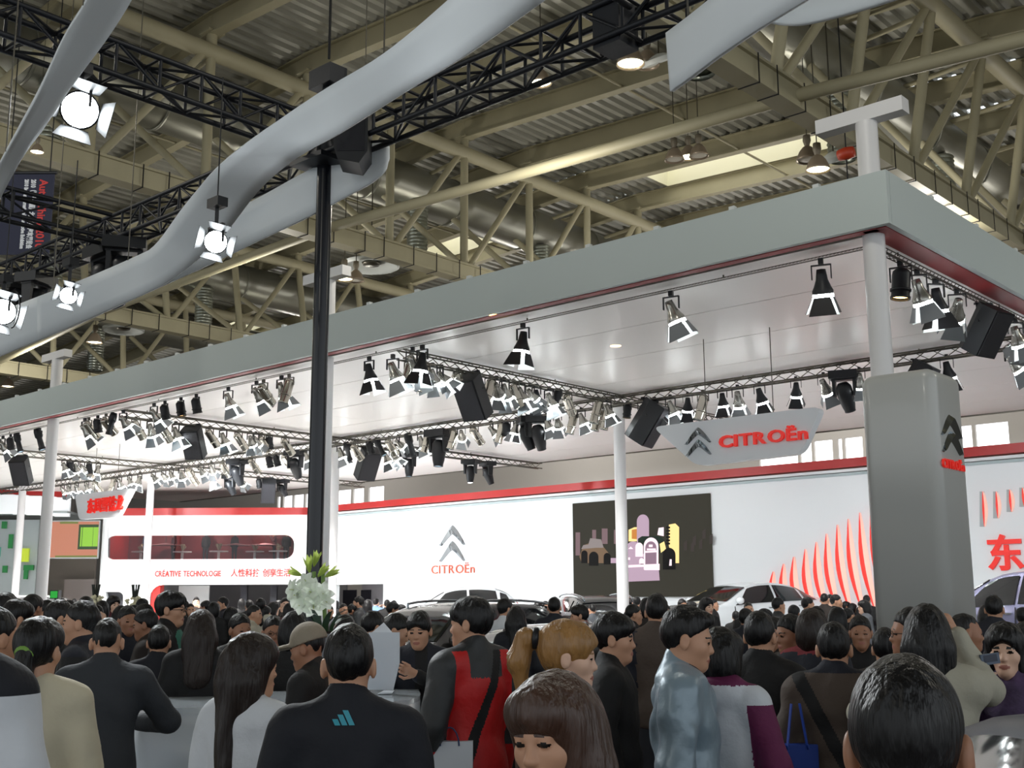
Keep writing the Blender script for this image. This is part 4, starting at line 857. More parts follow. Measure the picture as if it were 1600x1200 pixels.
ribbon('lower white fabric ribbon running behind the pole to a rounded end', [((-60, 498), (-60, 588), 14.2), ((0, 486), (0, 557), 13.8), ((60, 464), (60, 532), 13.4), ((130, 437), (130, 503), 13.0), ((200, 407), (200, 471), 12.6), ((262, 378), (262, 443), 12.3), ((330, 345), (330, 412), 12.0), ((400, 312), (400, 378), 11.7), ((480, 268), (480, 340), 11.3), ((540, 240), (540, 308), 11.1), ((580, 224), (580, 286), 10.9), ((602, 222), (602, 266), 10.8), ((608, 232), (608, 246), 10.8)])
ribbon('pale fabric ribbon end hanging over the tilted white disc lamp', [((1043, 52), (1050, 143), 6.6), ((1075, 28), (1085, 118), 6.4), ((1110, 0), (1125, 88), 6.2), ((1160, -40), (1190, 44), 5.9), ((1220, -95), (1262, 0), 5.6), ((1290, -160), (1340, -50), 5.2)])
ribbon('pale fabric ribbon loop curving under the upper frame edge', [((1150, -20), (1195, 30), 7.2, 6.9), ((1200, -40), (1222, 37), 7.2, 6.9), ((1250, -55), (1255, 37), 7.1, 6.8), ((1320, -70), (1310, 25), 6.9, 6.7), ((1400, -90), (1390, 1), 6.7, 6.5), ((1480, -120), (1480, -30), 6.5, 6.3)])
def translucent(name, c):
    m = bpy.data.materials.new(name); m.use_nodes = True; nt = m.node_tree; b = nt.nodes['Principled BSDF']; b.inputs['Base Color'].default_value = (*c, 1); b.inputs['Roughness'].default_value = .6
    tl = nt.nodes.new('ShaderNodeBsdfTranslucent'); tl.inputs[0].default_value = (*c, 1); mx = nt.nodes.new('ShaderNodeMixShader'); mx.inputs[0].default_value = .5
    nt.links.new(b.outputs[0], mx.inputs[1]); nt.links.new(tl.outputs[0], mx.inputs[2]); nt.links.new(mx.outputs[0], nt.nodes['Material Output'].inputs[0]); return m
# ================================================================== cars
def lerp(a, b, u): return a + (b - a) * u
def crv(T, x):            # Catmull-Rom over a table of rows
    n = len(T); i = min(n - 2, max(0, int(x))); u = x - i
    g = lambda k: T[min(n - 1, max(0, k))]
    a, b, c, d = g(i - 1), g(i), g(i + 1), g(i + 2)
    return [0.5 * (2 * q + (r - p) * u + (2 * p - 5 * q + 4 * r - s) * u * u + (3 * q - p - 3 * r + s) * u ** 3) for p, q, r, s in zip(a, b, c, d)]
CARS = {   # x, z low, z belt, z top, half width at belt, half width at top ; nose first
 'hatch': [(1.98, .42, .58, .62, .52, .40), (1.93, .26, .66, .72, .70, .58), (1.70, .20, .74, .82, .80, .70), (1.15, .19, .84, .94, .84, .74), (0.88, .19, .89, 1.00, .85, .74), (0.15, .19, .93, 1.43, .86, .60), (-0.45, .19, .96, 1.53, .86, .60), (-1.15, .19, .99, 1.50, .85, .58), (-1.62, .20, 1.02, 1.33, .82, .55), (-1.88, .26, 1.0, 1.08, .76, .60), (-1.97, .40, .86, .92, .62, .52)],
 'sedan': [(2.38, .42, .56, .60, .55, .42), (2.32, .26, .64, .70, .74, .62), (2.05, .20, .72, .80, .86, .74), (1.35, .19, .82, .92, .91, .80), (1.0, .19, .87, .97, .92, .80), (0.2, .19, .92, 1.36, .92, .63), (-0.5, .19, .95, 1.45, .92, .64), (-1.2, .19, .98, 1.38, .91, .60), (-1.75, .20, 1.0, 1.14, .89, .66), (-2.2, .24, .98, 1.06, .82, .68), (-2.38, .40, .88, .94, .68, .55)],
 'suv':   [(2.22, .48, .72, .78, .60, .48), (2.15, .30, .82, .90, .78, .66), (1.85, .26, .92, 1.02, .88, .78), (1.25, .25, 1.0, 1.12, .91, .80), (0.95, .25, 1.04, 1.16, .91, .80), (0.3, .25, 1.08, 1.58, .92, .66), (-0.4, .25, 1.10, 1.68, .92, .66), (-1.4, .25, 1.13, 1.66, .91, .64), (-1.95, .28, 1.15, 1.55, .88, .60), (-2.18, .34, 1.1, 1.22, .80, .66), (-2.26, .48, .98, 1.05, .66, .55)]}
M_GLASSC = mat('car_glass', S(16, 20, 24), 0.05, 0.0, coat=0.6); M_TYRE = mat('tyre', S(16, 16, 17), 0.8); M_RIM = mat('alloy_rim', S(180, 182, 186), 0.25, 0.9)
M_HEAD = mat('headlamp_glass', S(225, 230, 235), 0.08, 0.4); M_TAIL = mat('tail_lamp', S(170, 20, 18), 0.15, coat=0.5); M_TRIM = mat('black_trim', S(20, 20, 22), 0.5)
def car(kind, label, paint, loc, rz, glass=None):
    T = CARS[kind]; n = len(T) - 1
    t = thing('car', label, 'car', loc, rz)
    def P(s, r, side, off=0.0):
        x, zl, zb, zt, wb, wt = crv(T, s)
        ring = [(0, zl), (wb * .86, zl), (wb * .97, zl + .18), (wb, lerp(zl, zb, .6)), (wb * .975, zb), (lerp(wb, wt, .9), lerp(zb, zt, .86)), (wt * .86, zt - .005), (0, zt + .02)]
        y, z = crv(ring, r); return Vector((x, side * max(0, y), z))
    def N(s, r, side):
        e = 0.02; a = P(min(n, s + e), r, side) - P(max(0, s - e), r, side); b = P(s, min(7, r + e), side) - P(s, max(0, r - e), side); v = a.cross(b)
        c = P(s, r, side) - Vector((crv(T, s)[0], 0, 0.7)); return (v if v.dot(c) > 0 else -v).normalized() if v.length > 1e-9 else Vector((0, 0, 1))
    ns, nr = n * 3, 18; mb = MB()
    for side in (-1, 1):
        vs = [P(n * i / ns, 7 * j / nr, side) for i in range(ns + 1) for j in range(nr + 1)]; w = nr + 1
        mb.add(vs, [(i * w + j, (i + 1) * w + j, (i + 1) * w + j + 1, i * w + j + 1) for i in range(ns) for j in range(nr)], 0, True)
        mb.add([P(0, 7 * j / nr, side) for j in range(nr + 1)], [tuple(range(nr + 1))], 0, False); mb.add([P(n, 7 * j / nr, side) for j in range(nr + 1)], [tuple(range(nr + 1))], 0, False)
    o = mb.build('body', paint, t)
    bm = bmesh.new(); bm.from_mesh(o.data); bmesh.ops.remove_doubles(bm, verts=bm.verts, dist=1e-4); bmesh.ops.recalc_face_normals(bm, faces=bm.faces); bm.to_mesh(o.data); bm.free()
    def patch(name, m, s0, s1, r0, r1, side, off=0.012, skew0=0.0, skew1=0.0, k=6):
        mb = MB(); vs = []
        for i in range(k + 1):
            for j in range(k + 1):
                v = j / k; s = lerp(s0 + skew0 * v, s1 + skew1 * v, i / k); r = lerp(r0, r1, v); vs.append(P(s, r, side) + N(s, r, side) * off)
        w = k + 1; mb.add(vs, [(i * w + j, (i + 1) * w + j, (i + 1) * w + j + 1, i * w + j + 1) for i in range(k) for j in range(k)], 0, True); return mb.build(name, m, t)
    G = glass or M_GLASSC
    for sd in (-1, 1):
        patch('front_window', G, 4.35, 5.95, 4.1, 5.0, sd, skew0=0.62); patch('rear_window', G, 6.05, 7.25, 4.1, 5.0, sd, skew1=-0.12)
        patch('quarter_window', G, 7.35, 8.1, 4.15, 4.95, sd, skew1=-0.35)
        patch('head_lamp', M_HEAD, 1.0, 2.0, 4.0, 5.2, sd); patch('tail_lamp', M_TAIL, n - 1.4, n - 0.6, 3.6, 4.6, sd)
        patch('sill_trim', M_TRIM, 3.2, 7.4, 1.2, 1.9, sd); patch('door_seam', M_TRIM, 5.98, 6.01, 2.0, 4.0, sd, k=3); patch('door_seam', M_TRIM, 4.3, 4.33, 2.0, 4.0, sd, k=3)
        for s in (5.75, 7.1): 
            q = P(s, 3.75, sd); mb = MB(); mb.box(q + Vector((0, sd * .015, 0)), (0.2, .03, .025)); mb.build('door_handle', M_RIM if paint is not M_TRIM else M_TRIM, t)
        q = P(4.5, 4.3, sd); mb = MB(); mb.lathe([(0.001, -.1), (.07, -.07), (.09, 0), (.07, .07), (.001, .1)], 10, Matrix.Translation(q + Vector((0.05, sd * .11, .05))) @ Matrix.Rotation(math.pi / 2, 4, 'X')); mb.build('mirror', paint, t)
        wb = max(r[4] for r in T); R = 0.34 if kind == 'suv' else 0.31
        for fx in (T[2][0] - .42, T[-3][0] + .38):
            mb = MB(); mb.tube((fx, sd * (wb - .19), R), (fx, sd * (wb + .012), R), R + .055, 24); mb.build('wheel_arch', M_TRIM, t)
            mb = MB(); mb.lathe([(R * .62, -.1), (R * .9, -.1), (R, -.06), (R, .08), (R * .93, .1), (R * .62, .1)], 24, Matrix.Translation((fx, sd * (wb - .06), R)) @ Matrix.Rotation(-sd * math.pi / 2, 4, 'X')); o = mb.build('wheel', M_TYRE, t)
            mb = MB(); Tm = Matrix.Translation((fx, sd * (wb - .06), R)) @ Matrix.Rotation(-sd * math.pi / 2, 4, 'X')
            mb.lathe([(R * .64, .1), (R * .6, .06), (R * .56, .03)], 24, Tm); mb.lathe([(0.001, .09), (.06, .085), (.06, .03)], 12, Tm)
            for k in range(5):
                a = k * 1.2566; mb.bar(Tm @ Vector((.04 * math.cos(a), .04 * math.sin(a), .07)), Tm @ Vector((R * .6 * math.cos(a), R * .6 * math.sin(a), .06)), .05, .02, up=(0, 1, 0))
            mb.build('rim', M_RIM, o)
    for sd in (-1, 1): patch('windscreen', G, 4.12, 4.92, 5.25, 7.0, sd, 0.012); patch('rear_screen', G, n - 2.75, n - 1.9, 5.3, 7.0, sd, 0.012)
    patch('grille', M_TRIM, 0.15, 0.7, 2.6, 3.6, 1); patch('grille', M_TRIM, 0.15, 0.7, 2.6, 3.6, -1)
    if kind == 'suv':
        for sd in (-1, 1):
            mb = MB(); pr_ = None
            for i in range(9):
                q = P(5.3 + i * .33, 5.9, sd) + Vector((0, 0, .05))
                if pr_: mb.tube(pr_, q, .018, 6)
                pr_ = q
            for i in (0, 8): q = P(5.3 + i * .33, 5.9, sd); mb.tube(q, q + Vector((0, 0, .05)), .02, 6)
            mb.build('roof_rail', M_CHROME, t)
    q = P(0.02, 3.0, 1); mb = MB(); mb.box((T[0][0] + .01, 0, .42), (.02, .46, .11)); mb.build('number_plate', M_WHITE, t)
    return t
def carpaint(n, c, met=0.0, r=0.25): return mat(n, c, r, met, coat=1.0)
P_WHITE = carpaint('white_paint', S(232, 238, 242)); P_BLACK = carpaint('black_paint', S(14, 14, 18), 0.3); P_GREYD = carpaint('dark_grey_paint', S(74, 72, 72), 0.6); P_SILVER = carpaint('silver_paint', S(172, 176, 184), 0.7); P_BLUE = carpaint('dark_blue_paint', S(24, 32, 52), 0.2, 0.4); P_LAV = carpaint('lavender_silver_paint', S(168, 168, 204), 0.7)
def platform(label, loc, d, rz=0.0):
    t = thing('display_platform', label, 'platform', loc, rz); mb = MB(); mb.box((0, 0, d[2] / 2), d); mb.build('plinth', M_WALL, t)
    mb = MB(); mb.box((0, 0, d[2] + .01), (d[0] - .1, d[1] - .1, .02)); mb.build('top_plate', M_STAGE, t)
p = atd(702, 940, 33.0); platform('low white display platform under the white hatchback', (p.x, p.y, 0.012), (5.0, 2.6, 0.55), AZ + .15)
car('hatch', 'white hatchback car on a platform before the double chevron wall emblem', P_WHITE, (p.x, p.y, 0.582), AZ + .15 + math.pi)
p = atd(1150, 940, 29.0); platform('low white display platform under the white sedan', (p.x, p.y, 0.012), (5.2, 2.4, 0.66), AZ + .5)
car('sedan', 'white sedan car on a platform beside the red fins', P_WHITE, (p.x, p.y, 0.692), AZ + math.pi + .5)
p = atd(690, 960, 16.8); car('suv', 'dark grey car with chrome roof rails among the visitors', P_GREYD, (p.x, p.y, 0.012), AZ + math.pi + .85)
p = atd(836, 1010, 13.0); car('sedan', 'glossy black car nosing out behind the man in the red jacket', P_BLACK, (p.x, p.y, 0.012), AZ + math.pi + .75)
p = atd(915, 945, 27.3); car('suv', 'black high car seen from behind before the dark video screen', P_BLACK, (p.x, p.y, 0.152), AZ + math.pi / 2 + .2); platform('low white display platform under the black high car', (p.x, p.y, 0.012), (4.4, 1.8, 0.12), AZ + math.pi / 2 + .2)
p = atd(800, 985, 20.5); car('hatch', 'silver car half hidden behind the man in the dark suit', P_SILVER, (p.x, p.y, 0.012), AZ + math.pi + .9)
p = atd(1604, 945, 21.0); platform('low white display platform at the edge beyond the tower', (p.x, p.y, 0.012), (4.6, 2.6, 0.6), AZ + math.pi / 2 + .5); car('hatch', 'lavender silver car on a platform beyond the grey tower', P_LAV, (p.x, p.y, 0.632), AZ + math.pi / 2 + .5)
p = CAMP + FWH * 3.3 + RTH * 1.92; car('sedan', 'dark blue car roof close by in the corner, in front of the visitors', mat('dark_blue_car_skin', S(18, 25, 42), .42, spec=.3), (p.x, p.y, 0.0), AZ + math.pi / 2)
p = atd(410, 950, 50.0); car('hatch', 'dark blue car inside the ground floor opening of the white block', P_BLUE, (p.x, p.y, 0.0), AZ + 2.7)
p = atd(47, 950, 38.5); car('hatch', 'small pale car in front of the green tiled booth', P_WHITE, (p.x, p.y, 0.42), AZ + math.pi / 2 + .5); platform('low pale platform under the small car by the green tiles', (p.x, p.y, 0.0), (4.4, 2.2, .4), AZ + math.pi / 2 + .5)
# ================================================================== neighbouring booth at the far end (green tiles, picture screen)
pg = CAMP + FWH * 46 + RTH * -17.0
nb = thing('neighbour_booth', 'pale booth with green tiles and a curved white fascia at the far end', 'booth', (pg.x, pg.y, 0), AZ)
def npl(px, py, dep=46.0):
    d = ray(px, py); k = dep / d.dot(FWH); q = CAMP + d * k; return q.dot(RTH) + 17.0, q.z
M_NBW = mat('neighbour_wall', S(186, 196, 198), 0.6); M_GRN = mat('green_tile', S(40, 140, 70), 0.4); M_YGRN = mat('yellow_green_tile', S(200, 220, 60), 0.4, emit=S(200, 220, 60), es=.3)
a, b = npl(-60, 1000), npl(62, 812); mb = MB(); mb.box(((a[0] + b[0]) / 2, .1, b[1] / 2), (b[0] - a[0], .2, b[1])); mb.build('side_wall', M_NBW, nb)
for (x0, x1, y0, y1, m) in ((4, 12, 815, 826, M_GRN), (14, 22, 835, 857, M_GRN), (25, 29, 856, 878, mat('teal_tile', S(90, 190, 170), .4)), (5, 13, 884, 895, M_GRN), (38, 54, 883, 891, M_GRN), (38, 45, 891, 905, M_GRN), (34, 47, 857, 878, M_YGRN), (22, 25, 911, 924, M_GRN), (-6, 2, 855, 870, mat('teal_tile', S(90, 190, 170)))):
    a, b = npl(x0, y1, 45.9), npl(x1, y0, 45.9); mb = MB(); mb.box(((a[0] + b[0]) / 2, -.16, (a[1] + b[1]) / 2), (b[0] - a[0], .1, b[1] - a[1])); mb.build('tile', m, nb)
a, b = npl(60, 1000, 49.2), npl(150, 812, 49.2); mb = MB(); mb.box(((a[0] + b[0]) / 2 - .6, 3.2, b[1] / 2), (b[0] - a[0] + 1.4, .2, b[1])); mb.build('rear_wall', mat('taupe_wall', S(160, 150, 140), .6), nb)
a, b = npl(96, 1000, 48.4), npl(149, 905, 48.4); mb = MB(); mb.box(((a[0] + b[0]) / 2, 2.4, b[1] / 2), (b[0] - a[0], .2, b[1])); mb.build('partition', mat('taupe_light', S(178, 166, 160), .6), nb)
a, b = npl(-80, 800), npl(122, 772); mb = MB(); n = 10      # bowed white fascia with a red strip above
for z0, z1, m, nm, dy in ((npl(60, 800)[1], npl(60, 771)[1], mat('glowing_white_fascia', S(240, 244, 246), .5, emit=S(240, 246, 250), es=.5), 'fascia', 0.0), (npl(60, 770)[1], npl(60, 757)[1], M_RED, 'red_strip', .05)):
    mb = MB()
    for i in range(n):
        u, v = i / n, (i + 1) / n; xa, xb = lerp(a[0], b[0], u), lerp(a[0], b[0], v); ya, yb_ = -1.2 * math.sin(math.pi * u * .5 + .8) - dy, -1.2 * math.sin(math.pi * v * .5 + .8) - dy
        mb.prism([(xa, ya, z0 - .25 * v), (xb, yb_, z0 - .25 * v), (xb, yb_, z1 - .25 * v), (xa, ya, z1 - .25 * v)], (0, .15, 0))
    mb.build(nm, m, nb)
mb = MB(); mb.box(((a[0] + b[0]) / 2, 1.0, npl(60, 803)[1]), (b[0] - a[0], 4.0, .08)); mb.build('soffit', M_NBW, nb)
q0, q1 = npl(70, 871, 45.0), npl(155, 815, 45.0)
ps = thing('picture_screen', 'bright screen picturing red soil and a green vehicle from above', 'screen', CAMP + FWH * 45.0 + RTH * (q0[0] - 17.0) + Vector((0, 0, q0[1] - EYE)), AZ); w, h = q1[0] - q0[0], q1[1] - q0[1]
mb = MB(); mb.box((w / 2, .05, h / 2), (w + .1, .1, h + .1)); mb.build('screen_frame', M_NBW, ps)
mb = MB(); mb.box((w / 2, -.01, h / 2), (w, .02, h)); soil = mat('screen_soil', (0.02, .02, .02), .6, emit=S(206, 132, 104), es=.9); mb.build('screen_face', soil, ps)
ge = mat('screen_green', (0.02, .02, .02), .6, emit=S(150, 210, 60), es=.95); gd = mat('screen_dark_green', (0.02, .02, .02), .6, emit=S(40, 70, 34), es=.9); gs = mat('screen_grass', (0.02, .02, .02), .6, emit=S(120, 130, 60), es=.9)
for (x0, x1, z0, z1, m, dy) in ((.62, 1.0, .22, .92, gd, -.024), (.66, 1.0, .3, .84, ge, -.03), (.69, .70, .3, .84, gd, -.034), (.9, .905, .3, .84, gd, -.034), (.2, 1, .0, .05, gs, -.022), (.25, .6, .94, 1.0, gs, -.022)):
    mb = MB(); mb.box((w * (x0 + x1) / 2, dy, h * (z0 + z1) / 2), (w * (x1 - x0), .004, h * (z1 - z0))); mb.build('picture_shape', m, ps)
q = atd(87, 929, 30); gb = thing('green_box', 'small bright green lit box above the crowd at the far end', 'box', q, AZ); mb = MB(); mb.box((0, 0, 0), (.20, .2, .2)); mb.build('case', M_BLACK, gb); mb = MB(); mb.box((0, -.11, 0), (.16, .02, .16)); mb.build('face', mat('green_face', S(30, 160, 50), .4, emit=S(30, 160, 50), es=.5), gb)
mb = MB(); mb.tube((0, 0, -.1), (0, 0, -q.z), .03, 8); mb.build('stand', M_BLACK, gb)
# ================================================================== counters, flowers
def counter(label, pts, D, ztop, depth, pink):
    """curved white reception counter; pts: pixel columns along its front edge with distances"""
    L_ = crom([onz(px_, 1000, ztop) if False else Vector((atd(px_, 1000, d).x, atd(px_, 1000, d).y, 0)) for px_, d in pts], 6); c = sum(L_, Vector()) / len(L_)
    t = thing('reception_counter', label, 'counter', (c.x, c.y, 0)); L_ = [p - Vector((c.x, c.y, 0)) for p in L_]
    back = []
    for i, p in enumerate(L_):
        away = (p + Vector((c.x, c.y, 0))).normalized(); back.append(p + away * depth * (math.sin(math.pi * min(1, (i + .6) / len(L_))) ** .4))
    def wall(P_, z0, z1, nm, m):
        mb = MB(); vs = [Vector((p.x, p.y, z)) for p in P_ for z in (z0, z1)]; mb.add(vs, [(2 * i, 2 * i + 2, 2 * i + 3, 2 * i + 1) for i in range(len(P_) - 1)], 0, True); o = mb.build(nm, m, t); md = o.modifiers.new('t', 'SOLIDIFY'); md.thickness = .03; return o
    wall(L_, 0.05, ztop - .03, 'front_panel', mat('counter_lacquer', S(200, 208, 216), .22, coat=.6))
    wall([L_[-1]] + back[::-1][:0] + [L_[-1], back[-1]], 0.05, ztop - .03, 'end_panel', mat('counter_lacquer', S(200, 208, 216)))
    mb = MB(); n = len(L_); vs = [Vector((p.x, p.y, ztop - .03)) for p in L_] + [Vector((p.x, p.y, ztop - .03)) for p in back] + [Vector((p.x, p.y, ztop)) for p in L_] + [Vector((p.x, p.y, ztop)) for p in back]
    fs = []
    for i in range(n - 1): fs += [(i, i + 1, n + i + 1, n + i), (2 * n + i, 3 * n + i, 3 * n + i + 1, 2 * n + i + 1), (i, 2 * n + i, 2 * n + i + 1, i + 1), (n + i, n + i + 1, 3 * n + i + 1, 3 * n + i)]
    fs += [(0, n, 3 * n, 2 * n), (n - 1, 3 * n - 1, 4 * n - 1, 2 * n - 1)]
    mb.add(vs, fs); mb.build('counter_top', mat('counter_top', S(206, 214, 220), .15, coat=.5), t)
    return t
counter('long curved white reception counter the grey-suited man leans on', [(196, 7.3), (210, 6.9), (270, 6.75), (340, 6.7), (430, 6.7), (520, 6.72), (600, 6.8), (640, 7.0), (657, 7.3), (655, 7.7)], 7, 1.16, 1.1, True)
counter('second white counter behind the man with the dark short hair', [(255, 9.6), (300, 9.5), (350, 9.6)], 9.5, 1.17, .5, False)
pl = atd(503, 990, 7.1)
t = thing('flower_pot', 'grey square planter with white amaryllis flowers and dark strap leaves on the counter', 'plant', (pl.x, pl.y, 1.16))
zl = pl.z - 1.16
mb = MB(); mb.prism([(-.085, -.085, 0), (.085, -.085, 0), (.085, .085, 0), (-.085, .085, 0)], (0, 0, zl)); mb.build('planter', mat('planter_grey', S(120, 126, 130), .4), t)
mb = MB(); mb.box((0, 0, zl + .005), (.15, .15, .02)); mb.build('soil', mat('soil', S(40, 32, 26), .9), t)
M_LEAF = mat('dark_leaf', S(26, 58, 30), .4, noise=.3, nscale=9)
for k in range(15):
    a = rnd.uniform(0, 6.28); ln = rnd.uniform(.14, .24); r0 = rnd.uniform(.01, .07); mb = MB(); vs = []; m = 5
    d = Vector((math.cos(a), math.sin(a), 0)); sdv = Vector((-d.y, d.x, 0))
    for i in range(m + 1):
        u = i / m; c = d * (r0 + .16 * u * u * rnd.uniform(.8, 1.2)) + Vector((0, 0, zl + ln * (u - .35 * u ** 3))); wd = .018 * (1 - u ** 3) + .001; vs += [c - sdv * wd, c + sdv * wd]
    mb.add(vs, [(2 * i, 2 * i + 1, 2 * i + 3, 2 * i + 2) for i in range(m)], 0, True); mb.build('leaf', M_LEAF, t)
M_STEM = mat('flower_stem', S(110, 140, 70), .5); M_PETAL = translucent('white_petal', S(240, 246, 236)); LEAFT = translucent('bud_green', S(188, 206, 110)); M_PETG = mat('petal_throat', S(190, 204, 110), .6); M_BUD = mat('green_bud', S(170, 186, 100), .5)
zt = atd(488, 925, 7.1).z - 1.16; zt2 = atd(488, 893, 7.1).z - 1.16
for dx in (-.03, .02): mb = MB(); mb.tube((dx * .5, dx, zl), (dx - .04, dx * .5, zt2), .012, 8); mb.build('stem', M_STEM, t)
V0 = -FWH; M_BUD = LEAFT
def flower(c, d, R, closed=False):
    q = d.to_track_quat('Z', 'Y').to_matrix().to_4x4(); Tm = Matrix.Translation(c) @ q
    for k in range(6):
        Rk = Tm @ Matrix.Rotation(k * math.pi / 3 + (.2 if k % 2 else 0), 4, 'Z'); vs = []; m = 4
        for i in range(m + 1):
            u = i / m; x = R * u * (1.0 if not closed else .35); z = R * (.25 + .55 * u - .5 * u * u) if not closed else R * (1.2 * u); w = R * .33 * math.sin(math.pi * min(.98, .12 + u * .86)) * (1 if not closed else .6)
            vs += [Rk @ Vector((x, -w, z + .1 * R)), Rk @ Vector((x, 0, z)), Rk @ Vector((x, w, z + .1 * R))]
        fs = []
        for i in range(m): a = 3 * i; fs += [(a, a + 1, a + 4, a + 3), (a + 1, a + 2, a + 5, a + 4)]
        mb = MB(); mb.add(vs, fs, 0, True); mb.build('petal', M_BUD if closed else M_PETAL, t)
    if not closed:
        mb = MB(); mb.lathe([(0.001, 0.0), (R * .16, R * .22), (R * .2, R * .34)], 10, Tm); mb.tube(Tm @ Vector((0, 0, 0)), Tm @ Vector((0, 0, R * .75)), R * .03, 5); mb.build('throat', M_PETG, t)
for (px_, py_, dx, dz, R) in ((470, 930, -.6, 0, .10), (487, 926, .0, .1, .11), (500, 928, .5, 0, .10), (476, 941, -.5, -.4, .095), (490, 944, .2, -.5, .095), (463, 922, -.9, .1, .085), (505, 938, .8, -.3, .08), (480, 912, -.2, .6, .08)):
    c = atd(px_, py_, 7.0) - Vector((pl.x, pl.y, 1.16)); flower(c, (V0 + RTH * dx + Vector((0, 0, dz))).normalized(), R * .82)
for (px_, py_, dx, dz, R) in ((484, 896, -.1, .9, .10), (496, 902, .7, .8, .09), (473, 900, -.9, .4, .085), (507, 902, .9, .5, .09), (490, 886, .3, 1, .09)):
    c = atd(px_, py_, 7.05) - Vector((pl.x, pl.y, 1.16)); flower(c, (V0 * .3 + RTH * dx + Vector((0, 0, dz))).normalized(), R * .85, True)
for (px_, lab) in ((149, 'stand with an upended bouquet nearest the green screen'), (211, 'stand with an upended bouquet beside the white column')):
    q = atd(px_, 933, 20.0); t = thing('bouquet_stand', lab, 'flowers', (q.x, q.y, 0.0))
    mb = MB(); mb.tube((0, 0, 0), (0, 0, q.z - .12), .03, 8); mb.tube((0, 0, 0), (0, 0, .02), .16, 14); mb.build('stand', M_WHITE, t)
    mb = MB()
    for k in range(9): a = k * .7; mb.tube((.03 * math.cos(a), .03 * math.sin(a), q.z), (.06 * math.cos(a + .4), .06 * math.sin(a + .4), q.z + .2), .012, 5)
    mb.build('stems', mat('dark_stems', S(50, 56, 50), .6), t)
    mb = MB()
    for k in range(40):
        a = rnd.uniform(0, 6.28); r = rnd.uniform(.02, .14); z = q.z + rnd.uniform(-.13, .03) - r * .3; mb.lathe([(0.001, -.03), (.03, 0), (.001, .03)], 6, Matrix.Translation((r * math.cos(a), r * math.sin(a), z)))
    tag(mb.build('blossoms', mat('cream_blossom', S(226, 222, 190), .7), t), kind='stuff')
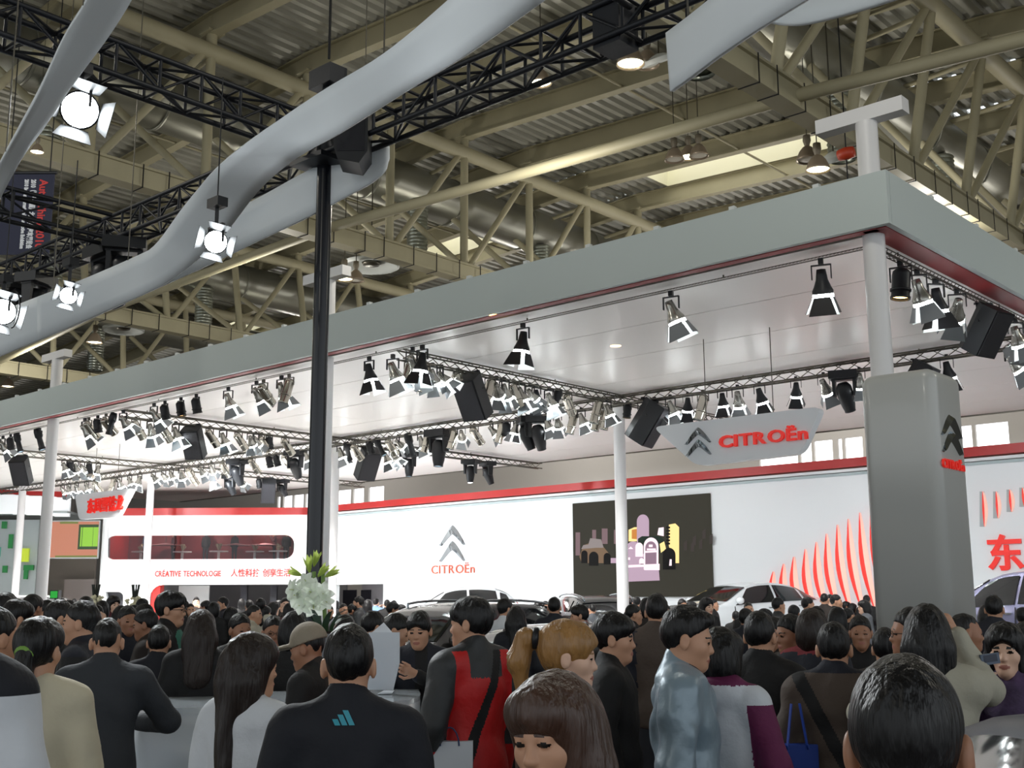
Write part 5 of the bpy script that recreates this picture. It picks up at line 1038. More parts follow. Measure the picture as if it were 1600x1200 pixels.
# ================================================================== people: each figure is one continuous surface drawn from a distance field
class Fld:
    def __init__(s, lo, hi, step, zones=()):
        s.ax = []
        for k in range(3):
            p = lo[k]; A = [p]
            while p < hi[k]:
                st = step
                for z in zones:
                    a, b, q = z[k]
                    if a - q <= p < b: st = min(st, q)
                    elif p < a < p + st: st = max(1e-3, min(st, max(q, a - p)))
                p += st; A.append(p)
            s.ax.append(np.array(A, np.float32))
        s.F = np.full([len(a) for a in s.ax], 9.0, np.float32)
    def sub(s, lo, hi):
        i = [(max(0, np.searchsorted(a, l) - 1), min(len(a), np.searchsorted(a, h) + 1)) for a, l, h in zip(s.ax, lo, hi)]
        sl = tuple(slice(a, b) for a, b in i); c = [s.ax[k][sl[k]] for k in range(3)]
        return sl, c[0][:, None, None], c[1][None, :, None], c[2][None, None, :]
    def put(s, sl, d, k, op):
        f = s.F[sl]
        if op == 'sub': d = -d; h = np.maximum(k - np.abs(f - d), 0) / k; s.F[sl] = np.maximum(f, d) + h * h * k * .25
        else: h = np.maximum(k - np.abs(f - d), 0) / k; s.F[sl] = np.minimum(f, d) - h * h * k * .25
    def cap(s, a, b, ra, rb=None, k=.03, fl=(1, 1, 1), op='add'):
        rb = ra if rb is None else rb; a = np.array(a, np.float32); b = np.array(b, np.float32); fl = np.array(fl, np.float32); r = max(ra, rb); m = r * np.maximum(fl, 1) + k
        sl, x, y, z = s.sub(np.minimum(a, b) - m, np.maximum(a, b) + m); A = a / fl; d = (b - a) / fl; dd = max(1e-9, float(d @ d))
        X, Y, Z = x / fl[0] - A[0], y / fl[1] - A[1], z / fl[2] - A[2]
        t = np.clip((X * d[0] + Y * d[1] + Z * d[2]) / dd, 0, 1)
        D = np.sqrt((X - t * d[0]) ** 2 + (Y - t * d[1]) ** 2 + (Z - t * d[2]) ** 2) - (ra + (rb - ra) * t)
        s.put(sl, D * float(fl.min()), k, op)
    def ell(s, c, r, k=.02, R=None, op='add'):
        c = np.array(c, np.float32); r = np.array(r, np.float32); m = (float(r.max()) if R is not None else r) + k
        sl, x, y, z = s.sub(c - m, c + m); x = x - c[0]; y = y - c[1]; z = z - c[2]
        if R is not None: x, y, z = (R[0][0] * x + R[1][0] * y + R[2][0] * z, R[0][1] * x + R[1][1] * y + R[2][1] * z, R[0][2] * x + R[1][2] * y + R[2][2] * z)
        k0 = np.sqrt((x / r[0]) ** 2 + (y / r[1]) ** 2 + (z / r[2]) ** 2); k1 = np.sqrt((x / r[0] ** 2) ** 2 + (y / r[1] ** 2) ** 2 + (z / r[2] ** 2) ** 2) + 1e-6
        s.put(sl, k0 * (k0 - 1) / k1, k, op)
    def half(s, n, d, soft=0.0):       # keep n.p > d
        D = d - (n[0] * s.ax[0][:, None, None] + n[1] * s.ax[1][None, :, None] + n[2] * s.ax[2][None, None, :]); s.F = np.maximum(s.F, D)
    def rough(s, amp, fx, fy, fz, seed=0):
        x, y, z = s.ax[0][:, None, None], s.ax[1][None, :, None], s.ax[2][None, None, :]
        w = np.sin(fx * x + 1.7 * np.sin(.6 * fz * z + seed) + seed) * np.sin(fy * y + 1.3 * np.sin(.7 * fx * x + 2 * seed)) + .6 * np.sin(fz * z + 2.1 * np.sin(.5 * fx * x + seed) + 1.1 * np.sin(.8 * fy * y))
        s.F += (amp * w).astype(np.float32)
    def mesh(s):
        F = s.F; X, Y, Z = s.ax; I = F < 0
        nx, ny, nz = F.shape; c = np.zeros((nx - 1, ny - 1, nz - 1), np.int8)
        for i in (0, 1):
            for j in (0, 1):
                for k in (0, 1): c += I[i:nx - 1 + i, j:ny - 1 + j, k:nz - 1 + k]
        act = (c > 0) & (c < 8); idx = np.full(act.shape, -1, np.int32); ci, cj, ck = np.nonzero(act); n = len(ci); idx[ci, cj, ck] = np.arange(n)
        P = np.zeros((n, 3)); W = np.zeros(n)
        cor = [(i, j, k) for i in (0, 1) for j in (0, 1) for k in (0, 1)]
        V = {q: F[ci + q[0], cj + q[1], ck + q[2]] for q in cor}
        for q in cor:
            for a in range(3):
                if q[a]: continue
                e = list(q); e[a] = 1; e = tuple(e); va, vb = V[q], V[e]; m = (va < 0) != (vb < 0)
                t = np.where(m, va / np.where(m, va - vb, 1), 0)
                p = [X[ci + q[0]], Y[cj + q[1]], Z[ck + q[2]]]; A = s.ax[a]; b = (ci, cj, ck)[a]; p[a] = A[b] + t * (A[b + 1] - A[b])
                for d in range(3): P[:, d] += np.where(m, p[d], 0)
                W += m
        P /= W[:, None]; quads = []
        for a in range(3):
            sl0 = [slice(1, None if d != a else -1) for d in range(3)]
            u, v = [(1, 2), (2, 0), (0, 1)][a]
            A0 = I[tuple(slice(0, -1) if d == a else slice(1, -1) for d in range(3))]; A1 = I[tuple(slice(1, None) if d == a else slice(1, -1) for d in range(3))]
            i, j, k = np.nonzero(A0 != A1); pos = [i, j, k]; sgn = A0[i, j, k]
            for d in range(3):
                if d != a: pos[d] = pos[d] + 1
            def cell(du, dv):
                q = [pos[0].copy(), pos[1].copy(), pos[2].copy()]; q[u] -= du; q[v] -= dv; return idx[q[0], q[1], q[2]]
            Q = np.stack([cell(1, 1), cell(0, 1), cell(0, 0), cell(1, 0)], 1); Q[~sgn] = Q[~sgn][:, ::-1]; quads.append(Q)
        Q = np.concatenate(quads); return P, Q[(Q >= 0).all(1)]
def put_mesh(name, P, Q, mats, mi=None):
    me = bpy.data.meshes.new(name); n = len(P); m = len(Q)
    me.vertices.add(n); me.vertices.foreach_set('co', P.astype(np.float32).ravel()); me.loops.add(4 * m); me.loops.foreach_set('vertex_index', Q.astype(np.int32).ravel())
    me.polygons.add(m); me.polygons.foreach_set('loop_start', np.arange(0, 4 * m, 4, dtype=np.int32))
    for q in mats: me.materials.append(q)
    if mi is not None: me.polygons.foreach_set('material_index', mi.astype(np.int32))
    me.polygons.foreach_set('use_smooth', np.ones(m, bool)); me.update(calc_edges=True); me.validate(); return me
SKIN = mat('skin', S(190, 144, 116), .5, noise=.05, nscale=12); SKIN2 = mat('skin_tan', S(158, 112, 86), .5, noise=.05, nscale=12); SKINL = mat('skin_light', S(214, 174, 150), .5, noise=.04, nscale=12)
EYE = mat('eye_dark', S(24, 18, 16), .2); LIP = mat('lips', S(160, 102, 88), .45)
HAIRB = mat('hair_black', S(11, 10, 12), .42, spec=.35, bump=.6, bscale=60, stretch=(1, 1, .12)); HAIRD = mat('hair_dark_brown', S(30, 20, 16), .42, spec=.35, bump=.6, bscale=60, stretch=(1, 1, .12)); HAIRO = mat('hair_auburn', S(66, 44, 34), .4, noise=.35, nscale=30, bump=.6, bscale=60, stretch=(1, 1, .12)); HAIRL = mat('hair_light_brown', S(150, 110, 62), .38, noise=.4, nscale=34, bump=.7, bscale=60, stretch=(1, 1, .15)); HAIRG = mat('hair_grey', S(150, 150, 150), .5, bump=.5, bscale=60)
def cloth(n, c, rough=.75, **k): return mat('cloth_' + n, S(*c), rough, bump=.25, bscale=26, noise=.08, nscale=9, **k)
TROU = cloth('dark_trousers', (34, 36, 44)); SHOE = mat('shoe_leather', S(24, 22, 22), .4); JEAN = cloth('blue_jeans', (52, 64, 92))
LV = {'vhi': (.003, .026, .014), 'hi': (.0064, .026, .0145), 'mid': (.0095, .032, .02), 'lo': (.013, .042, .03)}
def figure(name, lv='lo', fem=False, hair='short', hairm=None, skin=None, jm=None, jfn=None, tm=None, arms=None, hy=0, hp=0, hr=0, lean=0, hem=.80, hood=False, seed=0, glasses=False, hands=False, collar=1.0, hat=None, wrinkle=.004, bulk=1.0, headz=0, extra=None, jstep=None):
    """arms: {'L': (elbow, wrist), 'R': (...)} for a 1.70 m person facing +Y with the right hand on +X"""
    hs, cs, js = LV[lv]; js = jstep or js; skin = skin or SKIN; hairm = hairm or HAIRB; jm = jm or [TROU]
    sh = .165 if fem else .188; arms = dict(arms or {})
    A = {'L': ((-sh - .055, -.03, 1.12), (-sh - .045, .05, .88)), 'R': ((sh + .055, -.03, 1.12), (sh + .045, .05, .88))}; A.update(arms)
    Rh = (Matrix.Rotation(math.radians(-hy), 3, 'Z') @ Matrix.Rotation(math.radians(hp), 3, 'X') @ Matrix.Rotation(math.radians(hr), 3, 'Y')); pv = Vector((0, -.012, 1.47)); hl = Vector((0, lean * .5, headz))
    def H(p): return tuple(Rh @ (Vector(p) - pv) + pv + hl)
    RH = [list(r) for r in Rh]; rigid = None if (hy == 0 and hp == 0 and hr == 0) else RH
    def U(p): return (p[0], p[1] + lean * max(0, p[2] - .95), p[2])        # forward lean of the upper body
    # ---------------- body: one continuous skin surface, head to feet
    c = H((0, 0.01, 1.58)); zones = [((c[0] - .12, c[0] + .12, hs), (c[1] - .14, c[1] + .15, hs), (c[2] - .14, c[2] + .15, hs))]
    if hands:
        for sd in hands:
            w = Vector(A[sd][1]); zones.append(((w.x - .11, w.x + .11, .006), (w.y - .11, w.y + .14, .006), (w.z - .11, w.z + .14, .006)))
    xs_ = [A[q][j][0] for q in 'LR' for j in (0, 1)] + [-.3, .3]; ys = [A[q][j][1] for q in 'LR' for j in (0, 1)] + [-.16, .2]; zs = [A[q][j][2] for q in 'LR' for j in (0, 1)] + [1.76]
    lo = (min(xs_) - .16, min(ys) - .16, -.02); hi = (max(xs_) + .16, max(max(ys), lean) + .22, max(zs) + .16)
    f = Fld(lo, hi, cs, zones); b = 1 if lv != 'lo' else 1.25
    f.ell(U((0, -.005, 1.27)), (.165 if not fem else .145, .1, .19), .05); f.ell(U((0, .005, 1.06)), (.14, .1, .19), .05); f.ell((0, -.01, .93), (.155, .11, .13), .05); f.cap(U((-sh + .04, -.02, 1.395)), U((sh - .04, -.02, 1.395)), .05, k=.05)
    f.cap(U((0, -.024, 1.38)), H((0, -.014, 1.53)), .06, .05 if fem else .055, .03)
    for s_ in (-1, 1):
        e, w = A['L' if s_ < 0 else 'R']; S_ = U((s_ * (sh - .005), -.015, 1.385)); f.cap(S_, e, .046 * b, .038 * b, .03); f.cap(e, w, .037 * b, .026 * b, .02)
        f.cap((s_ * .085, -.005, .9), (s_ * .092, .01, .5), .082, .055, .04); f.cap((s_ * .092, .01, .5), (s_ * .098, -.02, .09), .05, .036 * b, .03); f.cap((s_ * .098, -.03, .05), (s_ * .11, .13, .035), .036, .03, .03)
        e, w = Vector(e), Vector(w); d = (w - e).normalized(); hand = 'L' if s_ < 0 else 'R'
        pn = Vector((-s_, 0, 0)) if not (hands and hand in hands and isinstance(hands, dict)) else Vector(hands[hand]).normalized()
        u = d.cross(pn).normalized(); pn = u.cross(d).normalized()
        if (u.y < 0) != (False): u = -u if d.z < -.5 else u
        f.cap(w, w + d * .07, .026, .03, .015, fl=(1, 1, 1))
        fr = .0085 if hands and hand in hands else .011
        for q, ln in zip((-.032, -.0105, .0105, .032), (.06, .078, .083, .07)):
            p0 = w + d * .075 + u * q; p1 = p0 + (d * .8 + pn * .45) * ln * .55; p2 = p1 + (d * .35 + pn * .9) * ln * .5; f.cap(p0, p1, fr, fr, .006); f.cap(p1, p2, fr, fr * .85, .004)
        t0 = w + d * .03 + u * .03; f.cap(t0, t0 + (d * .7 + u * .6 + pn * .35) * .045, .011, .0095, .008); t1 = t0 + (d * .7 + u * .6 + pn * .35) * .045; f.cap(t1, t1 + (d + pn * .5) * .03, .0095, .008, .004)
    E = lambda c, r, k=.012, op='add': f.ell(H(c), r, k, rigid, op)
    E((0, -.008, 1.605), (.073, .092, .094)); E((0, .025, 1.54), (.06 if not fem else .054, .069, .086), .03); E((0, .064, 1.482), (.027, .028, .021), .03)
    if lv != 'lo' or True:
        for s_ in (-1, 1): E((s_ * .038, .05, 1.553), (.026, .03, .028), .02); E((s_ * .079, -.006, 1.57), (.0125, .02, .033), .006, 'add'); E((s_ * .092, .0, 1.573), (.006, .009, .016), .006, 'sub'); E((s_ * .03, .094, 1.576), (.017, .013, .0105), .01, 'sub'); E((s_ * .03, .0775, 1.576), (.013, .0125, .0105), .004)
        f.cap(H((0, .085, 1.58)), H((0, .1015, 1.547)), .0065, .0105, .012); E((0, .094, 1.543), (.0165, .012, .009), .008); E((0, .079, 1.594), (.048, .012, .011), .02)
        E((0, .088, 1.5135), (.024, .0105, .0065), .006); E((0, .0865, 1.5045), (.02, .011, .0072), .005)
    P, Q = f.mesh(); C = P[Q].mean(1); L_ = (C - np.array(pv + hl)) @ np.array(RH) + np.array(pv); mi = np.zeros(len(Q), int)
    ax_ = np.abs(L_[:, 0]); hd = (L_[:, 1] > .05) & (L_[:, 2] > 1.45)
    mi[hd & (((ax_ - .03) / .0145) ** 2 + ((L_[:, 2] - 1.576) / .0058) ** 2 < 1)] = 1
    mi[hd & (np.abs(L_[:, 2] - 1.5965 + .1 * (ax_ - .03) ** 2 * 20) < .0036) & (ax_ > .013) & (ax_ < .05)] = 3
    mi[hd & ((L_[:, 0] / .024) ** 2 + ((L_[:, 2] - 1.509) / .0115) ** 2 < 1) & (L_[:, 1] > .08)] = 2
    root = empty(name)
    link('body', put_mesh('body', P, Q, [skin, EYE, LIP, hairm], mi), root)
    # ---------------- hair
    if hair:
        f = Fld((c[0] - .2, c[1] - .24, c[2] - (.5 if hair in ('long', 'longback') else .42 if hair == 'ponytail' else .26)), (c[0] + .2, c[1] + .2, c[2] + .17), hs * 1.25)
        E = lambda c, r, k=.015, op='add': f.ell(H(c), r, k, rigid, op)
        def cutplane(y0, z0, slope):      # keep z > z0 + slope*(y-y0) in head space
            n = Rh @ Vector((0, -slope, 1)).normalized(); p = Vector(H((0, y0, z0))); f.half(n, n.dot(p))
        if hair in ('short', 'crew', 'swept', 'fringe'):
            g = {'short': -.003, 'crew': -.008, 'swept': -.001, 'fringe': .001}[hair]
            E((0, -.012, 1.612), (.082 + g, .102 + g, .104 + g))
            if hair == 'swept': E((0, .06, 1.665), (.056, .04, .03), .03)
            if hair == 'fringe': E((0, .035, 1.632), (.076, .074, .062), .03)
            if lv != 'lo': f.rough(.0028 if lv != 'vhi' else .0012, 95, 95, 40, seed)
            if hair == 'fringe': cutplane(.09, 1.603, .52)
            else: cutplane(.085, 1.642, .78)
            for s_ in (-1, 1): E((s_ * .09, .062, 1.56), (.038, .04, .045), .012, 'sub'); E((s_ * .09, -.004, 1.562), (.03, .021, .03), .008, 'sub')
            E((0, .125, 1.56), (.058, .065, .072), .015, 'sub')
        else:
            E((0, -.014, 1.612), (.087, .107, .106)); E((0, .03, 1.63), (.078, .078, .066), .03)
            if hair == 'bangs': E((0, -.03, 1.545), (.104, .104, .15), .03); f.cap(H((-.06, -.04, 1.5)), U((-.085, -.02, 1.32)), .05, .03, .04); f.cap(H((.06, -.04, 1.5)), U((.085, -.02, 1.32)), .05, .03, .04)
            if hair == 'bob': E((0, -.03, 1.545), (.098, .1, .125), .03)
            if hair == 'long': E((0, -.04, 1.545), (.1, .1, .13), .03); f.cap(H((-.055, -.05, 1.52)), U((-.075, -.05, 1.25)), .055, .03, .04); f.cap(H((.055, -.05, 1.52)), U((.075, -.04, 1.24)), .055, .03, .04); f.cap(H((0, -.085, 1.52)), U((0, -.12, 1.22)), .06, .04, .04)
            if hair == 'longback': E((0, -.04, 1.54), (.1, .098, .13), .03); f.cap(H((0, -.075, 1.5)), U((0, -.125, 1.30)), .085, .07, .05, fl=(1.2, .8, 1))
            if hair == 'ponytail': f.cap(H((0, -.10, 1.64)), H((0, -.165, 1.635)), .026, .034, .015); f.cap(H((0, -.165, 1.635)), H((0, -.185, 1.55)), .036, .042, .02); f.cap(H((0, -.185, 1.55)), H((0, -.165, 1.43)), .042, .018, .02)
            if hair == 'lowtail': f.cap(H((0, -.10, 1.56)), H((0, -.12, 1.44)), .035, .05, .02); f.cap(H((0, -.12, 1.44)), U((0, -.12, 1.33)), .05, .03, .03)
            if lv != 'lo': f.rough(.0035 if lv != 'vhi' else .0018, 85, 85, 22, seed)
            E((0, .118, 1.535), (.064, .085, .088), .02, 'sub')
            if hair in ('ponytail', 'lowtail'):
                for s_ in (-1, 1): E((s_ * .093, .045, 1.535), (.04, .045, .05), .015, 'sub'); E((s_ * .093, -.002, 1.56), (.03, .022, .032), .008, 'sub')
                E((0, .03, 1.44), (.09, .1, .06), .02, 'sub')
            else: E((0, .06, 1.47), (.055, .09, .09), .02, 'sub')
            if hair == 'bangs': E((0, .078, 1.64), (.066, .03, .05), .02)
        P, Q = f.mesh(); link('hair', put_mesh('hair', P, Q, [hairm]), root)
        if hair in ('ponytail', 'lowtail'):
            a = Vector(H((0, -.125, 1.637) if hair == 'ponytail' else (0, -.10, 1.57))); q = (Rh @ Vector((0, -1, 0 if hair == 'ponytail' else -.6))).to_track_quat('Z', 'Y').to_matrix().to_4x4()
            mb = MB(); mb.lathe([(.03, -.014), (.04, -.008), (.04, .008), (.03, .014)], 14, Matrix.Translation(a) @ q); mb.build('hair_tie', extra or M_BLACK, root)
    if hat:
        f = Fld((c[0] - .2, c[1] - .2, c[2] - .1), (c[0] + .2, c[1] + .3, c[2] + .2), hs * 1.2); E = lambda c, r, k=.012, op='add': f.ell(H(c), r, k, rigid, op)
        E((0, -.012, 1.618), (.088, .11, .108)); n = Rh @ Vector((0, .12, 1)).normalized(); p = Vector(H((0, 0, 1.605))); f.half(n, n.dot(p)); E((0, .125, 1.612), (.072, .085, .015), .012)
        P, Q = f.mesh(); link('cap', put_mesh('cap', P, Q, [hat]), root)
    if glasses:
        mb = MB()
        for s_ in (-1, 1):
            pr_ = None
            for k in range(13):
                a = k / 12 * 2 * math.pi; q = Vector(H((s_ * .031 + .023 * math.cos(a), .103, 1.575 + .016 * math.sin(a))))
                if pr_: mb.tube(pr_, q, .0018, 5, caps=False)
                pr_ = q
            mb.tube(H((s_ * .054, .102, 1.578)), H((s_ * .078, .0, 1.578)), .0018, 5)
        mb.tube(H((-.008, .104, 1.577)), H((.008, .104, 1.577)), .0018, 5); mb.build('glasses', M_BLACK, root)
    # ---------------- jacket or top
    f = Fld((lo[0], lo[1], hem - .06), hi, js); g = .02 * bulk
    f.ell(U((0, -.005, 1.27)), ((.165 if not fem else .148) + g, .1 + g * 1.1, .19 + g), .06); f.ell(U((0, .005, 1.06)), (.14 + g * 1.2, .1 + g, .2), .06); f.ell((0, -.005, .9), (.16 + g * 1.3, .115 + g, .2), .06)
    f.cap(U((-sh + .035, -.02, 1.385)), U((sh - .035, -.02, 1.385)), .05 + g, k=.06)
    for s_ in (-1, 1):
        f.cap(U((s_ * .13, -.02, 1.405)), U((s_ * .03, -.025, 1.452)), .034 + g * .5, .036 + g * .5, .04)
        e, w = A['L' if s_ < 0 else 'R']; w2 = Vector(w) + (Vector(e) - Vector(w)) * .06; f.cap(U((s_ * (sh - .005), -.015, 1.375)), e, .048 + g, .04 + g, .04); f.cap(e, w2, .04 + g * .9, .03 + g * .8, .03)
    if collar: f.cap(U((0, -.025, 1.43)), U((0, -.018, 1.43 + .055 * collar)), .068, .064, .03); f.ell(U((0, .055, 1.49)), (.03, .05, .05), .01, None, 'sub')
    if hood: f.ell(U((0, -.10, 1.425)), (.115, .06, .075), .04); f.cap(U((-.08, -.06, 1.46)), U((.08, -.06, 1.46)), .04, k=.04)
    if wrinkle and lv != 'lo': f.rough(wrinkle, 26, 30, 34, seed + 3)
    f.half((0, 0, 1), hem)
    P, Q = f.mesh(); C = P[Q].mean(1); mi = jfn(C) if jfn else np.zeros(len(Q), int)
    link('jacket', put_mesh('jacket', P, Q, jm, mi), root)
    # ---------------- trousers and shoes
    f = Fld((-.3, -.25, .03), (.3, .3, 1.06), max(js, .022)); f.ell((0, -.01, .93), (.168, .122, .15), .05)
    for s_ in (-1, 1): f.cap((s_ * .088, -.005, .9), (s_ * .094, .01, .5), .095, .068, .03); f.cap((s_ * .094, .01, .5), (s_ * .098, -.02, .08), .066, .056, .03)
    f.half((0, 0, 1), .075); f.half((0, 0, -1), -1.02)
    P, Q = f.mesh(); link('trousers', put_mesh('trousers', P, Q, [tm or TROU]), root)
    for s_ in (-1, 1):
        mb = MB(); mb.lathe([(0.001, -.02), (.042, 0), (.05, .03), (.05, .13), (.046, .2), (.03, .25), (.001, .262)], 12, Matrix.Translation((s_ * .102, -.085, .046)) @ Matrix.Rotation(-s_ * .08, 4, 'Z') @ Matrix.Rotation(-math.pi / 2, 4, 'X') @ Matrix.Diagonal((1, .9, 1, 1))); mb.build('shoe', SHOE, root)
    return root
def stand(o, px, py, D, phi, H=None, label=None, group=None):
    """put a figure so that the crown of its head is seen at (px, py) from D metres; phi: 0 faces away, 90 faces to the photo's right side"""
    p = atd(px, py, D); fw = Vector((p.x, p.y, 0)).normalized(); rt = Vector((fw.y, -fw.x, 0)); H = H or p.z; a = math.radians(phi)
    d = fw * math.cos(a) + rt * math.sin(a); sc = H / 1.715; o.location = (p.x, p.y, 0.0 if p.y < 12.5 else 0.012); o.rotation_euler = (0, 0, math.atan2(-d.x, d.y)); o.scale = (sc, sc, sc)
    tag(o, label, 'person', group); return o
# ------------------------------------------------------------------ the visitors nearest the camera, one by one
BLK = cloth('black', (11, 11, 13)); NVY = cloth('navy', (17, 21, 34)); NVK = cloth('dark_navy', (12, 16, 27)); CHAR = cloth('charcoal_suit', (44, 48, 54)); WHT = cloth('white', (206, 210, 216)); CRM = cloth('cream_knit', (196, 188, 164)); REDJ = cloth('red_shell', (186, 22, 22), .55); DGRY = cloth('dark_grey_shell', (42, 44, 46), .55)
DEN = mat('cloth_shiny_bluegrey', S(128, 146, 158), .36, .15, bump=.35, bscale=14, noise=.06, nscale=6); PUR = cloth('purple', (98, 24, 70)); BRW = cloth('brown', (74, 62, 54)); PARK = cloth('pale_parka', (168, 164, 148)); PATT = mat('cloth_patterned_purple', S(70, 52, 84), .7, noise=.75, nscale=26, bump=.2); GRNT = cloth('green_tee', (44, 110, 92)); TEAL = mat('teal_print', S(52, 150, 170), .5); GREYJ = cloth('mid_grey', (84, 88, 94)); DBR = cloth('dark_brown', (36, 28, 24)); RSC = cloth('red_scarf', (120, 36, 44)); MAR = cloth('maroon', (70, 26, 34))
xa = lambda C: np.abs(C[:, 0])
f1 = figure('person', 'hi', jstep=.0065, hair='short', hairm=HAIRB, jm=[NVK, WHT, BLK], jfn=lambda C: np.where(C[:, 2] > 1.385, 0, 1), hood=False, seed=1, bulk=1.5, hem=.72)
stand(f1, -132, 850, 3.0, 8, 1.88, label='tall person cut by the frame edge, back turned, white jacket with a navy yoke')
f1b = figure('person', 'mid', hair='short', jm=[BLK], seed=61); stand(f1b, -4, 946, 5.3, 60, label='dark-haired person half cut by the frame edge above the navy yoke')
f2 = figure('person', 'hi', fem=True, hair='lowtail', jm=[CRM], hy=25, seed=2, collar=0, bulk=.9, extra=mat('green_hair_tie', S(110, 150, 60), .6))
stand(f2, 62, 963, 5.0, 5, label='person with a low dark ponytail and cream knit sweater, back turned')
f3 = figure('person', 'hi', hair='crew', jm=[CHAR], arms={'R': ((.33, .12, 1.16), (.17, .36, 1.13))}, hp=-14, lean=.10, seed=3, bulk=1.15, hem=.74, wrinkle=.003, hands={'R': (0, 0, -1)})
stand(f3, 168, 962, 6.35, 4, label='person in a charcoal suit leaning an elbow on the white counter, back turned')
f4 = figure('person', 'hi', hair='short', jm=[BLK, NVY], jfn=lambda C: (C[:, 2] > 1.40).astype(int), seed=4)
stand(f4, 128, 937, 7.4, -78, label='person in a dark jacket looking sideways, behind the charcoal suit')
f5 = figure('person', 'mid', hair='fringe', jm=[WHT], seed=5); stand(f5, 29, 936, 8.8, 70, label='person in a pale shirt facing sideways among the dark heads near the frame edge')
f6 = figure('person', 'mid', hair='short', jm=[BLK], glasses=True, hp=-14, seed=6); stand(f6, 88, 935, 8.6, 80, label='person with thin glasses looking down, dark jacket, beside the side-looking man')
f7 = figure('person', 'hi', hair='fringe', jm=[BLK, GRNT], jfn=lambda C: ((C[:, 1] > .07) & (xa(C) < .085 + .1 * (C[:, 2] - 1.2)) & (C[:, 2] > .9)).astype(int), glasses=True, seed=7); stand(f7, 268, 922, 9.2, 105, label='tall person with glasses and a green shirt under an open dark jacket')
f8 = figure('person', 'mid', hair='short', jm=[NVK], seed=8); stand(f8, 250, 975, 8.3, 10, label='shorter person in dark clothes, back turned, below the green shirt')
f9 = figure('person', 'hi', fem=True, hair='longback', hairm=HAIRD, jm=[BLK], seed=9); stand(f9, 315, 952, 7.6, 5, label='person with straight dark brown hair and black coat, back turned')
f10 = figure('person', 'hi', fem=True, hair='long', hairm=HAIRD, jm=[WHT], hy=20, seed=10, collar=.6, wrinkle=.005); stand(f10, 394, 988, 4.5, 42, label='person with long dark hair over a white jacket, turned half away')
f11 = figure('person', 'hi', hair='crew', skin=SKIN2, jm=[BLK, NVY, DBR], jfn=lambda C: np.where(xa(C) < .05, 2, np.where(C[:, 0] > .14, 1, 0)), hat=cloth('khaki_cap', (138, 128, 112)), hp=-12, seed=11); stand(f11, 488, 973, 6.3, -66, label='older person in a khaki baseball cap looking aside')
f12 = figure('person', 'hi', hair='short', jm=[NVK], hp=-4, seed=12, bulk=1.1, wrinkle=.0035, collar=1.1); stand(f12, 546, 972, 3.72, 2, label='person with short black hair and navy track jacket, back turned, before the counter')
jv = np.array([v.co[:] for v in [c for c in f12.children if c.name.startswith('jacket')][0].data.vertices]); jv = jv[jv[:, 1] < 0]
def onback(x, z, off): return (x, float(jv[np.argmin((jv[:, 0] - x) ** 2 + (jv[:, 2] - z) ** 2), 1]) - off, z)
for k in range(3):       # three slanted bars printed below the collar
    x0 = -.034 + .022 * k; h = .018 + .013 * k; q = [(x0, 1.405), (x0 + .017, 1.405), (x0 + .017 - h * .5, 1.405 + h), (x0 - h * .5, 1.405 + h)]
    mb = MB(); mb.prism([onback(x, z, .001) for x, z in q], (0, -.003, 0)); mb.build('printed_bar', TEAL, f12)
f13 = figure('person', 'hi', hair='fringe', jm=[NVY, BLK], jfn=lambda C: (xa(C) < .04).astype(int), hy=18, hp=-8, seed=13, arms={'R': ((.27, .02, 1.12), (.22, .24, 1.08)), 'L': ((-.235, .12, 1.15), (.045, .29, 1.30))}, hands={'L': (.1, -1, 0)}); stand(f13, 657, 953, 7.9, 176, label='person facing the camera in a dark jacket, holding up a white folder')
f14 = figure('person', 'hi', jstep=.0065, hair='fringe', jm=[REDJ, DGRY, BLK], jfn=lambda C: np.where((C[:, 2] > 1.455), 1, np.where((xa(C) > .178) & (C[:, 2] > 1.0), 1, np.where((C[:, 1] < -.03) & (np.abs(C[:, 0] + .05 - .42 * (C[:, 2] - 1.12)) < .028), 2, np.where((C[:, 2] > 1.33) & (xa(C) < .1) & (C[:, 1] < 0), 1, 0)))), hy=-28, seed=14, bulk=1.35, hem=.74, arms={'L': ((-.26, -.03, 1.12), (-.24, .09, .88))}, hands={'L': (1, 0, 0)}); stand(f14, 737, 931, 5.9, -40, label='person in a red and grey shell jacket with a black strap across the back')
f15 = figure('person', 'hi', fem=True, hair='ponytail', hairm=HAIRL, skin=SKINL, jm=[BLK], seed=15, hp=-4, collar=.8); stand(f15, 884, 967, 4.25, 92, label='person with a light brown ponytail in profile')
f16 = figure('person', 'vhi', fem=True, hair='bangs', hairm=HAIRO, skin=SKIN, jm=[BLK], hp=-3, seed=16, hr=3); stand(f16, 872, 1048, 2.35, -146, label='person closest to the lens with auburn bangs, face lowered')
f17 = figure('person', 'hi', hair='fringe', jm=[BLK], seed=17, hp=-2); stand(f17, 957, 955, 5.8, 94, label='person in a black leather jacket in profile between the ponytail and the grey-blue jacket')
f18 = figure('person', 'hi', jstep=.0075, hair='swept', jm=[DEN, NVY], jfn=lambda C: ((C[:, 2] > 1.445) & (C[:, 1] > .02) & (xa(C) < .062)).astype(int), hp=-8, seed=18, bulk=1.5, wrinkle=.008, hem=.74, collar=1.3); stand(f18, 1066, 944, 4.75, 92, label='person in a shiny grey-blue jacket in profile, looking down')
f19 = figure('person', 'hi', jstep=.0065, fem=True, hair='bob', jm=[WHT, PUR], jfn=lambda C: np.where((xa(C) > .158) & (C[:, 2] < 1.38), 1, np.where((C[:, 2] > 1.462), 1, 0)), hood=True, seed=19, bulk=1.2, arms={'R': ((.25, -.02, 1.12), (.31, .13, .92))}, hands={'R': (-1, 0, 0)}); stand(f19, 1128, 979, 5.15, 28, label='person in a white hooded vest over purple sleeves, back turned')
